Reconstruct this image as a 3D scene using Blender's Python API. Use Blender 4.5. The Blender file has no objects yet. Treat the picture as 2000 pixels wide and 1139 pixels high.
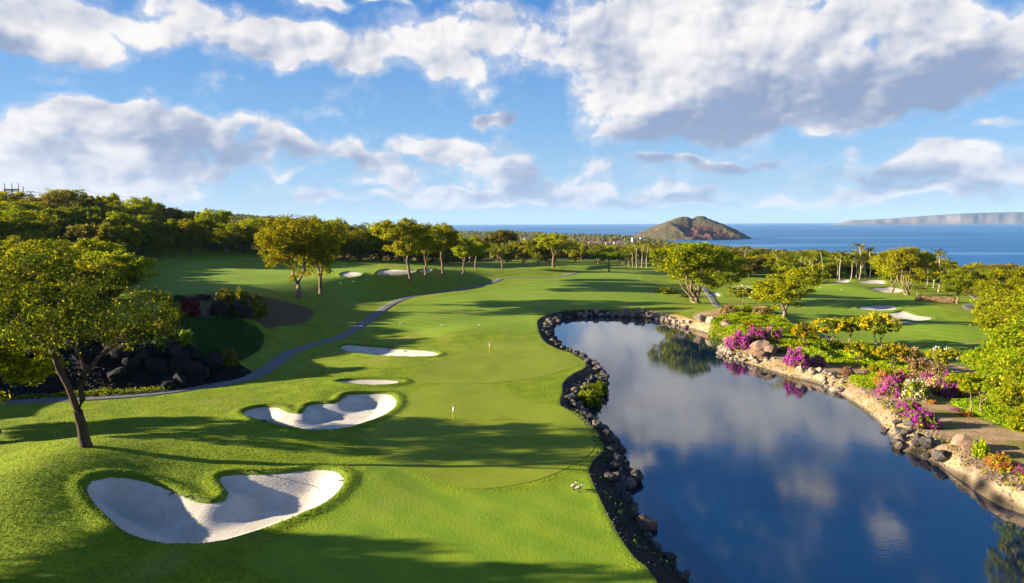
import bpy, bmesh, math, random
import numpy as np
from mathutils import Vector, Matrix, Quaternion

scene = bpy.context.scene
C = scene.collection

# ---------------------------------------------------------------- camera, light, exposure
cam = bpy.data.cameras.new('camera')
cam.angle = 2 * math.atan(1000 / 1334)
cam.clip_start = 0.5; cam.clip_end = 150000
cam_ob = bpy.data.objects.new('camera', cam); C.objects.link(cam_ob)
cam_ob.location = (0, 0, 24)
cam_ob.rotation_euler = (Matrix.Rotation(math.radians(90) - math.atan(133.5 / 1334), 3, 'X') @ Matrix.Rotation(math.radians(-0.30), 3, 'Z')).to_euler()
scene.camera = cam_ob

SUN_EL, SUN_AZ = 14.0, -92.0            # degrees; azimuth from straight ahead, negative = left
sun = bpy.data.lights.new('sun', 'SUN'); sun.energy = 5.0; sun.angle = math.radians(0.5); sun.color = (1.0, 0.86, 0.62)
sun_ob = bpy.data.objects.new('sun', sun); C.objects.link(sun_ob)
_e, _a = math.radians(SUN_EL), math.radians(SUN_AZ)
SUN_DIR = Vector((math.sin(_a) * math.cos(_e), math.cos(_a) * math.cos(_e), math.sin(_e)))
sun_ob.rotation_euler = (-SUN_DIR).to_track_quat('-Z', 'Y').to_euler()
sun_ob.location = (-200, 60, 120)

vs = scene.view_settings
vs.view_transform = 'Standard'; vs.look = 'None'; vs.exposure = 2.1; vs.gamma = 1.0
vs.use_curve_mapping = False
scene.render.engine = 'CYCLES'
cy = scene.cycles
cy.use_denoising = True; cy.max_bounces = 6; cy.diffuse_bounces = 2; cy.glossy_bounces = 3; cy.transmission_bounces = 4
cy.transparent_max_bounces = 4; cy.volume_bounces = 0; cy.caustics_reflective = False; cy.caustics_refractive = False
cy.sample_clamp_indirect = 4.0

# ---------------------------------------------------------------- node helper
class G:
    """tiny builder for node graphs"""
    def __init__(s, tree): s.t = tree; s.n = tree.nodes; s.l = tree.links
    def node(s, kind, **kw):
        n = s.n.new(kind)
        for k, v in kw.items(): setattr(n, k, v)
        return n
    def put(s, sock, v):
        if v is None: return
        if isinstance(v, bpy.types.NodeSocket): s.l.new(v, sock)
        elif hasattr(sock.default_value, '__len__') and not hasattr(v, '__len__'): sock.default_value = (v,) * len(sock.default_value)
        else: sock.default_value = v
    def m(s, op, a, b=None, c=None, clamp=False):
        n = s.node('ShaderNodeMath', operation=op, use_clamp=clamp)
        s.put(n.inputs[0], a); s.put(n.inputs[1], b); s.put(n.inputs[2], c)
        return n.outputs[0]
    def v(s, op, a, b=None, scale=None):
        n = s.node('ShaderNodeVectorMath', operation=op)
        s.put(n.inputs[0], a); s.put(n.inputs[1], b)
        if scale is not None: s.put(n.inputs['Scale'], scale)
        return n.outputs['Value'] if op in ('LENGTH', 'DOT_PRODUCT', 'DISTANCE') else n.outputs[0]
    def ss(s, x, a, b, lo=0.0, hi=1.0, smooth=True):
        n = s.node('ShaderNodeMapRange', interpolation_type='SMOOTHSTEP' if smooth else 'LINEAR')
        s.put(n.inputs[0], x)
        for k, q in zip((1, 2, 3, 4), (a, b, lo, hi)): s.put(n.inputs[k], q)
        return n.outputs[0]
    def mix(s, f, a, b, mode='MIX'):
        n = s.node('ShaderNodeMix', data_type='RGBA', blend_type=mode)
        s.put(n.inputs[0], f)
        for k, q in ((6, a), (7, b)):
            if isinstance(q, tuple) and len(q) == 3: q = q + (1,)
            s.put(n.inputs[k], q)
        return n.outputs[2]
    def noise(s, vec, scale, detail=4, rough=0.55, dist=0.0, dim='3D', lac=2.0):
        n = s.node('ShaderNodeTexNoise', noise_dimensions=dim)
        s.put(n.inputs['Vector'], vec); s.put(n.inputs['Scale'], scale); s.put(n.inputs['Detail'], detail)
        s.put(n.inputs['Roughness'], rough); s.put(n.inputs['Distortion'], dist); s.put(n.inputs['Lacunarity'], lac)
        return n.outputs['Fac']
    def xyz(s, x, y, z):
        n = s.node('ShaderNodeCombineXYZ'); s.put(n.inputs[0], x); s.put(n.inputs[1], y); s.put(n.inputs[2], z); return n.outputs[0]
    def sep(s, v):
        n = s.node('ShaderNodeSeparateXYZ'); s.put(n.inputs[0], v); return n.outputs
    def attr(s, name):
        return s.node('ShaderNodeAttribute', attribute_name=name).outputs['Fac']

CLOUDS = [(-32.17, 13.25, 6.85, 1.79, -3.0, 1.0), (-22.37, 14.13, 9.95, 1.95, -6.0, 1.0), (-13.79, 13.55, 8.65, 1.77, -5.0, 1.0), (-32.82, 12.1, 4.41, 1.18, -8.0, 1.0), (-7.14, 14.55, 3.48, 2.25, 0.0, 1.0), (-2.81, 14.24, 4.99, 3.53, 25.0, 1.0), (-15.24, 16.79, 2.31, 0.54, 0.0, 1.0), (-10.52, 17.07, 2.0, 0.4, 0.0, 1.0), (-33.26, 4.94, 6.8, 2.96, 0.0, 1.0), (-27.58, 5.93, 5.64, 2.99, -10.0, 1.0), (-29.89, 7.86, 4.74, 1.11, -8.0, 1.0), (-23.36, 8.06, 2.3, 0.85, 0.0, 1.0), (-24.64, 6.99, 2.09, 0.77, 0.0, 1.0), (-22.81, 4.61, 2.16, 1.44, -20.0, 1.0), (-34.88, 2.29, 4.58, 1.29, 0.0, 1.0), (-28.75, 2.41, 4.58, 1.31, 0.0, 1.0), (-18.85, 6.74, 3.02, 1.21, -15.0, 1.0), (-15.02, 5.91, 2.96, 1.1, -10.0, 1.0), (-11.03, 4.93, 3.06, 0.82, -8.0, 1.0), (-8.13, 6.1, 2.49, 0.99, 0.0, 1.0), (-2.28, 4.55, 4.02, 2.12, -10.0, 1.0), (1.96, 3.7, 3.18, 1.91, -15.0, 1.0), (6.69, 2.82, 2.1, 1.89, 0.0, 1.0), (-16.51, 2.2, 1.76, 1.02, 0.0, 1.0), (-12.53, 2.05, 3.25, 0.65, 0.0, 1.0), (-6.32, 2.18, 3.78, 0.76, 0.0, 1.0), (12.2, 2.09, 2.64, 0.89, 0.0, 1.0), (15.49, 2.12, 2.57, 0.95, 0.0, 1.0), (19.67, 1.81, 2.27, 0.53, 0.0, 1.0), (-1.61, 8.37, 2.1, 0.67, 15.0, 1.0), (10.05, 10.35, 6.1, 3.46, 15.0, 1.0), (5.5, 14.53, 5.36, 3.51, 20.0, 1.0), (13.58, 14.35, 7.47, 3.93, 0.0, 1.0), (16.38, 10.82, 8.87, 4.24, 0.0, 1.0), (22.24, 13.3, 9.64, 4.28, 0.0, 1.0), (28.99, 12.72, 7.97, 3.19, 0.0, 1.0), (17.22, 7.91, 8.84, 1.61, 5.0, 1.0), (25.21, 8.73, 9.29, 2.24, 8.0, 1.0), (31.93, 9.35, 4.83, 2.11, 10.0, 1.0), (34.66, 12.43, 3.94, 1.69, 0.0, 1.0), (15.36, 4.55, 5.91, 0.55, -4.0, 1.0), (30.39, 3.16, 7.59, 1.42, -4.0, 1.0), (33.69, 3.9, 4.7, 1.17, 0.0, 1.0), (25.69, 5.21, 1.1, 0.69, 0.0, 1.0), (19.48, 8.56, 2.62, 1.12, 25.0, 1.0), (23.88, 6.98, 1.76, 0.56, 20.0, 1.0), (35.27, 6.51, 1.97, 0.39, 10.0, 1.0), (22.65, 1.49, 4.36, 0.51, 0.0, 1.0), (-34.78, 3.84, 5.72, 2.57, 0.0, 1.0), (-31.06, 6.45, 6.19, 1.86, 0.0, 1.0), (-26.33, 4.13, 4.43, 2.04, 0.0, 1.0), (-22.05, 5.4, 2.91, 1.45, 0.0, 1.0), (-10.04, 3.63, 3.71, 0.91, 0.0, 1.0), (0.04, 1.95, 8.52, 0.68, 0.0, 1.0), (9.74, 1.66, 6.62, 0.58, 0.0, 1.0), (27.52, 1.78, 6.7, 0.54, 0.0, 1.0), (32.15, 5.03, 2.73, 0.55, 0.0, 1.0), (-17.99, 4.34, 2.3, 0.61, 0.0, 1.0), (-5.0, 5.71, 2.52, 1.18, 0.0, 1.0), (4.71, 2.34, 3.8, 0.76, 0.0, 1.0)]
CLOUD_SHADE = [(20.22, 8.51, 11.85, 2.22, 6.0, 1.0), (29.15, 9.28, 8.32, 2.24, 10.0, 1.0), (16.47, 7.36, 8.53, 1.75, 4.0, 1.0), (-24.19, 5.33, 4.57, 2.81, -15.0, 0.75), (-31.2, 3.97, 3.72, 1.55, 0.0, 0.3), (-34.3, 11.52, 3.98, 1.0, -8.0, 0.7), (-17.66, 13.14, 6.06, 1.14, -5.0, 0.35), (2.38, 3.2, 3.39, 1.7, -10.0, 0.7), (-14.84, 5.19, 5.93, 0.87, -10.0, 0.6), (-9.19, 4.86, 2.48, 0.66, 0.0, 0.6), (15.36, 4.43, 5.91, 0.55, -4.0, 0.9), (30.4, 2.8, 7.59, 1.01, -4.0, 0.8), (-1.61, 8.37, 2.1, 0.67, 15.0, 0.9), (7.97, 13.51, 3.68, 2.45, 0.0, 0.4), (27.08, 12.1, 9.26, 1.98, 0.0, 0.25), (12.61, 1.75, 6.09, 0.49, 0.0, 0.6), (31.91, 9.86, 5.43, 1.81, 8.0, 0.8), (22.35, 10.04, 7.89, 1.79, 5.0, 0.6), (0.47, 2.16, 6.81, 0.51, 0.0, 0.5)]
CLOUDS += [(24.13, 19.64, 2.56, 1.64, 0.0, 1.0), (29.91, 21.58, 1.83, 0.66, 0.0, 1.0), (10.86, 19.56, 2.19, 0.91, 0.0, 1.0), (14.18, 16.55, 3.29, 1.46, 0.0, 1.0), (18.6, 14.84, 3.29, 2.19, 0.0, 1.0)]
SKY_0, SKY_8, SKY_20, SKY_55 = (1.87, 2.85, 4.01), (0.89, 2.01, 3.73), (0.1, 0.91, 2.99), (0.02, 0.51, 1.87)
CLOUD_LIT, CLOUD_DARK, CLOUD_FAR = (4.67, 4.48, 4.39), (1.4, 1.77, 2.66), (2.52, 3.08, 4.01)
# ---------------------------------------------------------------- sky: Nishita with cumulus, laid out by bearing and elevation (degrees)
world = bpy.data.worlds.new('World'); scene.world = world; world.use_nodes = True
wg = G(world.node_tree); world.node_tree.nodes.clear()
sky = wg.node('ShaderNodeTexSky', sky_type='NISHITA')
sky.sun_disc = False; sky.sun_elevation = math.radians(SUN_EL); sky.sun_rotation = math.radians(SUN_AZ)
sky.altitude = 80; sky.air_density = 1.0; sky.dust_density = 0.1; sky.ozone_density = 3.0
dirv = wg.node('ShaderNodeTexCoord').outputs['Generated']
dx_, dy_, dz_ = wg.sep(dirv)
az = wg.m('MULTIPLY', wg.m('ARCTAN2', dx_, dy_), 57.2958)
el = wg.m('MULTIPLY', wg.m('ARCSINE', dz_), 57.2958)
P0 = wg.xyz(az, el, 0.0)
# ragged edges: bend the coordinates a little before looking the cloud bodies up
w1 = wg.node('ShaderNodeTexNoise', noise_dimensions='2D'); wg.put(w1.inputs['Vector'], P0); w1.inputs['Scale'].default_value = 0.22; w1.inputs['Detail'].default_value = 2
warp = wg.v('MULTIPLY', wg.v('SUBTRACT', w1.outputs['Color'], (0.5, 0.5, 0.5)), (5.0, 3.0, 0.0))
PW = wg.v('ADD', wg.v('ADD', P0, warp), (0, 0, 1.0))
def bodies(lst, add):
    acc = None
    for a, e, ra, re, rot, w in lst:
        c, s = math.cos(math.radians(rot)), math.sin(math.radians(rot)); ra *= 1.25; re *= 1.3
        u = wg.v('DOT_PRODUCT', PW, (c / ra, s / ra, -(a * c + e * s) / ra))
        q = wg.v('DOT_PRODUCT', PW, (-s / re, c / re, -(e * c - a * s) / re))
        d = wg.ss(wg.m('MULTIPLY_ADD', q, q, wg.m('MULTIPLY', u, u)), -0.05, 1.0, w, 0.0)
        acc = d if acc is None else wg.m('ADD' if add else 'MAXIMUM', acc, d)
    return acc
body = wg.m('MINIMUM', bodies(CLOUDS, True), 1.3)
shade = bodies(CLOUD_SHADE, False)
# beyond the frame the same kind of broken cloud goes on
out_ = wg.m('MAXIMUM', wg.ss(wg.m('ABSOLUTE', az), 37, 48), wg.ss(el, 27, 40))
genf = wg.ss(wg.noise(wg.v('MULTIPLY', dirv, (1, 1, 2.0)), 2.3, 2, 0.5), 0.50, 0.66)
body = wg.m('MAXIMUM', body, wg.m('MULTIPLY', wg.m('MULTIPLY', genf, out_), wg.ss(el, 75, 30)))
# billows: soft fbm with puffy cells, flatter towards the horizon
Q = wg.xyz(wg.m('MULTIPLY', az, 0.19), wg.m('MULTIPLY', wg.m('POWER', wg.m('MAXIMUM', el, 0.0), 0.85), 0.42), 0.0)
def puff(q, detail):
    vn = wg.node('ShaderNodeTexVoronoi', voronoi_dimensions='2D', feature='F1')
    wg.put(vn.inputs['Vector'], q); vn.inputs['Scale'].default_value = 3.0; vn.inputs['Detail'].default_value = detail; vn.inputs['Roughness'].default_value = 0.5
    return wg.m('SUBTRACT', 0.5, vn.outputs['Distance'])
n0 = wg.noise(Q, 1.0, 9, 0.60, 0.15, dim='2D')
Qb = wg.v('ADD', Q, wg.v('SCALE', w1.outputs['Color'], scale=0.35))
p0 = puff(Qb, 2)
Qs = wg.v('ADD', Q, (-0.19, 0.22, 0.0))
l0 = wg.noise(Q, 0.85, 3.2, 0.52, 0.15, dim='2D')
l1 = wg.noise(Qs, 0.85, 3.2, 0.52, 0.15, dim='2D')
p1 = puff(wg.v('ADD', Qb, (-0.07, 0.09, 0.0)), 1)
dens = wg.m('ADD', wg.m('MULTIPLY', body, 0.62), wg.m('MULTIPLY', wg.m('SUBTRACT', n0, 0.5), 1.35))
dens = wg.m('ADD', dens, wg.m('MULTIPLY', p0, 0.26))
alpha = wg.ss(dens, 0.20, 0.56)
alpha = wg.m('MAXIMUM', alpha, wg.ss(dens, -0.08, 0.42, 0.0, 0.40))
alpha = wg.m('MULTIPLY', alpha, wg.ss(el, 0.2, 1.6, 0.0, 1.0))
lit = wg.m('ADD', wg.m('MULTIPLY', wg.m('SUBTRACT', l0, l1), 2.3), 0.52)
lit = wg.m('ADD', lit, wg.m('MULTIPLY', wg.m('SUBTRACT', p0, p1), 0.28))
lit = wg.m('SUBTRACT', lit, wg.m('MULTIPLY', wg.m('MULTIPLY', shade, wg.ss(n0, 0.15, 0.75, 1.3, 0.7)), 1.3))
lit = wg.ss(lit, -0.65, 0.98)
ccol = wg.mix(lit, CLOUD_DARK, CLOUD_LIT)
ccol = wg.mix(wg.ss(el, 9, 0.5, 0.0, 0.30), ccol, CLOUD_FAR)
# clear air: Nishita pulled towards the clean blue of trade-wind weather
g1 = wg.mix(wg.ss(el, 0.0, 8.0, smooth=False), SKY_0, SKY_8)
g2 = wg.mix(wg.ss(el, 8.0, 20.0, smooth=False), g1, SKY_20)
g3 = wg.mix(wg.ss(el, 20.0, 55.0, smooth=False), g2, SKY_55)
skyc = wg.mix(0.8, sky.outputs[0], g3)
final = wg.mix(alpha, skyc, ccol)
bg = wg.node('ShaderNodeBackground'); wg.put(bg.inputs['Color'], final); bg.inputs['Strength'].default_value = 0.05
wg.l.new(bg.outputs[0], wg.node('ShaderNodeOutputWorld').inputs['Surface'])
world.cycles.sampling_method = 'MANUAL'; world.cycles.sample_map_resolution = 512

PATH_C = [(-75.5, 87.9), (-72.7, 89.2), (-69.4, 90.6), (-66, 91.6), (-62.8, 92.1), (-59, 92.8), (-55, 94), (-51.2, 95.5), (-48.2, 97.5), (-45.7, 99.7), (-43.3, 101.6), (-41.4, 104.2), (-41, 107.1), (-40.9, 110.6), (-41.1, 114.5), (-41.3, 117.9), (-41.7, 121.6), (-42, 125.4), (-42.1, 128.7), (-41.6, 132.1), (-40.8, 135), (-39.9, 138.2), (-39, 140.8), (-38, 143.4), (-37.1, 146.3), (-36.4, 149.9), (-36.2, 152.7), (-36, 155.6), (-36, 158.8), (-36, 162.3), (-36, 166), (-36, 170), (-36.1, 173), (-36.1, 176.2), (-36.2, 179.6), (-36.3, 183.1), (-36.3, 186.7), (-36.4, 190.2), (-36.4, 193.7), (-36.4, 197), (-36.3, 200), (-36.1, 203.6), (-35.9, 207.1), (-35.7, 210.3), (-35.4, 213.4), (-34.9, 216.4), (-34.3, 219.4), (-33.5, 222.2), (-32.3, 225.4), (-30.8, 228.2), (-29.1, 231), (-27.2, 233.8), (-25.4, 236.8), (-23.5, 240.1), (-22.3, 242.7), (-20.9, 245.5), (-19.6, 248.4), (-18.1, 251.4), (-16.8, 254.5), (-15.4, 257.5), (-14.1, 260.4), (-13, 263.1), (-12, 265.5), (-10.5, 269.4), (-9.3, 272.7), (-8.4, 275.7), (-7.6, 278.6), (-6.8, 281.7), (-6.1, 284.9), (-5.7, 288.3), (-5.3, 291.6), (-4.6, 294.6), (-3.3, 297.2), (-0.8, 299.8), (2.4, 301.7), (5.9, 303.4), (9.2, 305), (12.3, 306.2), (15.4, 307.1), (18.3, 308.2), (21, 310.1), (23, 312.6), (24.7, 315.6), (26.4, 319), (28, 322.3), (29.4, 325.5), (31.1, 329.3), (32.7, 333.2), (34, 336.6), (34.9, 339)]
MOUNDS = [(-43.4, 67.2, 9.0, 1.5), (-42.7, 57.0, 9.0, 2.6), (-30.7, 70.9, 9.0, 1.0), (-26.6, 96.5, 6.0, 0.5), (-20.5, 112.0, 9.0, 0.6), (-10.5, 145.6, 9.0, 0.7), (-14.4, 61.3, 5.0, 0.5), (122.0, 202.0, 16.0, 1.6), (101.7, 152.6, 14.0, 1.5), (128.3, 266.3, 10.0, 1.2), (9.8, 86.2, 6.0, 0.4), (58.8, 185.4, 9.0, 0.9)]
POND_TOP = [(9.7, 43.5), (8.7, 46.9), (8.1, 51), (7.8, 54.8), (7.5, 59.2), (7.4, 65), (8.2, 67.6), (9.6, 70.3), (9.9, 72.8), (9.6, 78.5), (8.3, 83.9), (6.3, 87.5), (7.1, 95.7), (7.7, 102.1), (9.8, 108.1), (12.7, 114.4), (11.6, 123.1), (8.3, 129.9), (6.3, 138.6), (5.9, 155.9), (6.6, 171.2), (10.3, 182), (18.5, 188.2), (28.3, 187.8), (37.5, 184.1), (43.5, 174.6), (44.6, 167.6), (48.5, 152.5), (48.4, 141.9), (46.9, 131.5), (47.5, 114.7), (49.7, 106.9), (51.4, 102.2), (49.5, 90), (47.5, 79.5), (46.8, 72.5), (45.6, 65.8), (45.3, 59.1), (56, 50), (62, 38), (58, 20), (30, 14), (12, 20), (9, 28)]
POND_WATER = [(12.8, 46.6), (12, 49.4), (11.2, 51.5), (11.1, 54.6), (10.9, 58.7), (10.7, 64), (12, 68.1), (11.8, 72.7), (12.3, 75.2), (11.8, 79.9), (10.6, 84.7), (9.7, 91.6), (10.7, 96.4), (13.5, 103.4), (15.6, 109.1), (15.6, 115.6), (14.2, 123.4), (12.7, 130.8), (10.9, 137.9), (9.5, 150.3), (9.8, 162.8), (12.7, 177.3), (18.1, 184.9), (28.2, 186.6), (37.2, 182.2), (42.6, 165.7), (45.5, 154.1), (45.5, 142.8), (42.1, 138.1), (40.3, 131.6), (41.3, 126.5), (43.8, 120), (46.5, 111), (48.8, 106.6), (48.9, 100.1), (48.1, 91.1), (46, 82.3), (43.8, 76.1), (44.2, 72.7), (44.9, 71.1), (44.8, 66.6), (44.2, 62.1), (44.3, 59.1), (45.1, 57.4), (47, 46), (53, 38), (50, 26), (30, 22), (16, 26), (12, 33)]
BUNKERS = {
    'near': [(-37.0, 57.0), (-37.1, 58.1), (-36.3, 59.4), (-34.1, 60.1), (-31.5, 59.5), (-29.4, 58.5), (-27.5, 57.4), (-26.3, 57.1), (-25.4, 57.7), (-25.7, 59.1), (-26.6, 60.3), (-27.7, 61.8), (-27.7, 62.5), (-26.5, 63.2), (-24.1, 63.4), (-21.9, 64.0), (-19.7, 64.8), (-17.6, 64.5), (-16.2, 63.0), (-15.5, 61.3), (-15.4, 59.3), (-16.0, 56.7), (-17.5, 54.6), (-19.0, 52.7), (-20.8, 50.9), (-22.3, 49.8), (-24.1, 49.4), (-26.8, 49.6), (-30.0, 51.0), (-33.2, 53.4), (-35.7, 55.4)],
    'kidney': [(-34.4, 84.7), (-34.3, 86.6), (-32.8, 88.1), (-30.7, 87.8), (-28.6, 85.5), (-27.1, 85.0), (-27.3, 88.7), (-25.8, 89.7), (-23.9, 90.2), (-23.5, 93.5), (-21.8, 94.6), (-19.0, 95.4), (-17.1, 94.8), (-15.7, 91.4), (-15.4, 87.5), (-16.4, 83.2), (-18.4, 79.4), (-20.5, 77.0), (-23.6, 76.3), (-26.7, 77.7), (-30.0, 80.2), (-32.7, 82.4)],
    'sliver': [(-26.8, 101.2), (-25.2, 102.8), (-21.4, 103.4), (-17.8, 103.0), (-16.3, 101.6), (-18.0, 100.0), (-21.2, 99.0), (-24.4, 99.5)],
    'long': [(-34.2, 133.3), (-33.1, 136.2), (-30.1, 134.4), (-26.2, 132.5), (-20.7, 129.6), (-16.1, 127.9), (-13.5, 124.8), (-14.0, 121.9), (-17.5, 120.5), (-22.7, 121.6), (-27.5, 124.7), (-31.6, 127.8)],
    'upper_small': [(-59.4, 236.0), (-58.8, 245.0), (-54.4, 241.5), (-51.6, 234.5), (-53.5, 229.5), (-56.6, 228.5)],
    'upper_wide': [(-48.1, 242.0), (-48.4, 263.5), (-41.0, 260.5), (-36.8, 261.0), (-37.1, 254.5), (-40.6, 246.0), (-46.1, 240.5)],
    'upper_end': [(-36.3, 261.5), (-34.9, 274.0), (-35.8, 310.5), (-31.8, 268.0), (-34.7, 260.0)],
    'right_oval': [(101.4, 199.0), (106.0, 200.5), (111.5, 199.5), (110.6, 194.5), (106.3, 191.5), (101.1, 194.0)],
    'right_wide': [(100.1, 186.0), (105.8, 188.0), (110.1, 190.5), (109.6, 183.5), (111.8, 181.0), (108.5, 175.5), (101.3, 169.5), (101.1, 173.5), (100.4, 179.5)],
    'right_strip': [(95.6, 178.0), (97.7, 174.5), (100.1, 167.5), (98.5, 162.0), (95.6, 162.0), (94.3, 168.5)],
    'right_back': [(137.5, 259.0), (147.8, 267.0), (149.8, 260.0), (142.2, 249.0), (135.1, 249.0)],
    'right_ridge': [(149.8, 293.5), (158.6, 299.0), (161.8, 294.5), (155.1, 283.0), (146.5, 282.0)],
    'right_ridge_small': [(138.2, 292.5), (146.8, 302.5), (149.0, 300.0), (141.2, 286.5)],
    'by_trees': [(69.2, 238.5), (73.2, 244.0), (72.6, 236.0), (69.6, 229.5)],
}
GREEN_NEAR = [(-17.1, 75.1), (-16.2, 79.3), (-14.3, 86), (-14.4, 93.3), (-12.5, 98.6), (-7.7, 100.1), (-3.1, 98.4), (0.6, 93), (5.2, 86.8), (7.9, 82.8), (9, 76.5), (8.7, 71.1), (6.3, 66.5), (2.8, 62.4), (-1, 60.3), (-4.8, 60.2), (-8.4, 63.2), (-11.8, 67.5), (-14.8, 70.7)]
GREEN_FAR = [(-15.8, 102.9), (-14.4, 111), (-12.7, 119), (-9.1, 125.2), (-5.2, 134.8), (1, 139.4), (4.8, 134.5), (7.6, 126.7), (10.7, 119.8), (11.4, 114.5), (7.8, 109.3), (3.1, 104.6), (-3.2, 101.3), (-10.1, 100.8)]
APRON = [(-12.5, 66.7), (-5.6, 59.4), (1.3, 59.3), (6.7, 63), (7.3, 57.5), (7.6, 51.9), (8.4, 46.2), (9.6, 41), (-3.3, 41.1), (-13.9, 43.7), (-18.6, 47.2), (-15.3, 54.1), (-13.5, 61.9)]
FAIRWAY = [(-39.1, 143.2), (-28.6, 157.1), (-18.3, 141.2), (-11.1, 145.6), (4.5, 148.6), (5.4, 178), (11.5, 190.7), (29.6, 195.9), (42.2, 193), (52.8, 212.1), (50, 255.5), (57.8, 320.1), (36.5, 346.3), (24.2, 292.7), (-3.9, 258.6), (-17.4, 231.1), (-30.6, 202.3), (-32.8, 169.9), (-34.9, 148.4)]
UPPER_FAIRWAY = [(-87.3, 170.5), (-130.7, 264), (-125.1, 303.5), (-105.1, 351), (-268.5, 1495), (-59.6, 305.5), (-61.4, 215), (-65.7, 174.5)]
RIGHT_FAIRWAY = [(89.5, 270), (123.1, 292), (139.8, 273), (138.7, 242), (121.6, 194), (100.5, 142.5), (88.2, 129), (76.5, 129), (68, 140), (66.8, 157.5), (75.3, 199.5)]
FLOWER_BED = [(-83.3, 162), (-73.4, 168), (-65, 172.5), (-58.1, 175), (-51.5, 173.5), (-48.7, 166), (-48.4, 156), (-51.1, 150), (-53.3, 146.5), (-56.4, 149), (-61.4, 147.5), (-65.7, 140), (-69.5, 135.5)]
COVER_SLOPE = [(-67.2, 132.5), (-64.2, 141.5), (-60.1, 147), (-53.4, 143), (-50.1, 136), (-47.6, 125), (-46.7, 112.5), (-48.7, 106.5), (-51.5, 107.5), (-58.8, 125), (-60.8, 121.5)]
LAVA_SOIL = [(-73.8, 89.1), (-69.9, 91.2), (-60.7, 93.2), (-51.5, 96.2), (-45.9, 100.1), (-42.4, 104.8), (-41.4, 108.4), (-47.6, 114.6), (-53.4, 116.9), (-52, 112), (-62, 116), (-80, 116), (-90, 110)]
RIGHT_BED = [(46.1, 173.3), (56, 182.9), (64.3, 193.7), (73.9, 195.7), (69.3, 169.6), (66.5, 146.1), (69.8, 135.3), (72.7, 127.5), (77.9, 120.5), (78.4, 111.8), (85.9, 111.7), (82.1, 97.7), (62.7, 67.7), (47.4, 55.5), (43, 54.7), (40.3, 57.7), (42, 68.1), (43.3, 80.6), (45.1, 98.5), (41.2, 112.8), (38.4, 126.4), (44.7, 140.3)]
RIGHT_PATH = [(75.8, 268.5), (69.7, 242), (66.1, 223.5), (56.6, 185)]
SHELTER_PATH = [(177, 265.5), (157.3, 230.5), (147.9, 213.5), (132.1, 196.5), (127.9, 179), (128.4, 174), (122.2, 163)]
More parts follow.
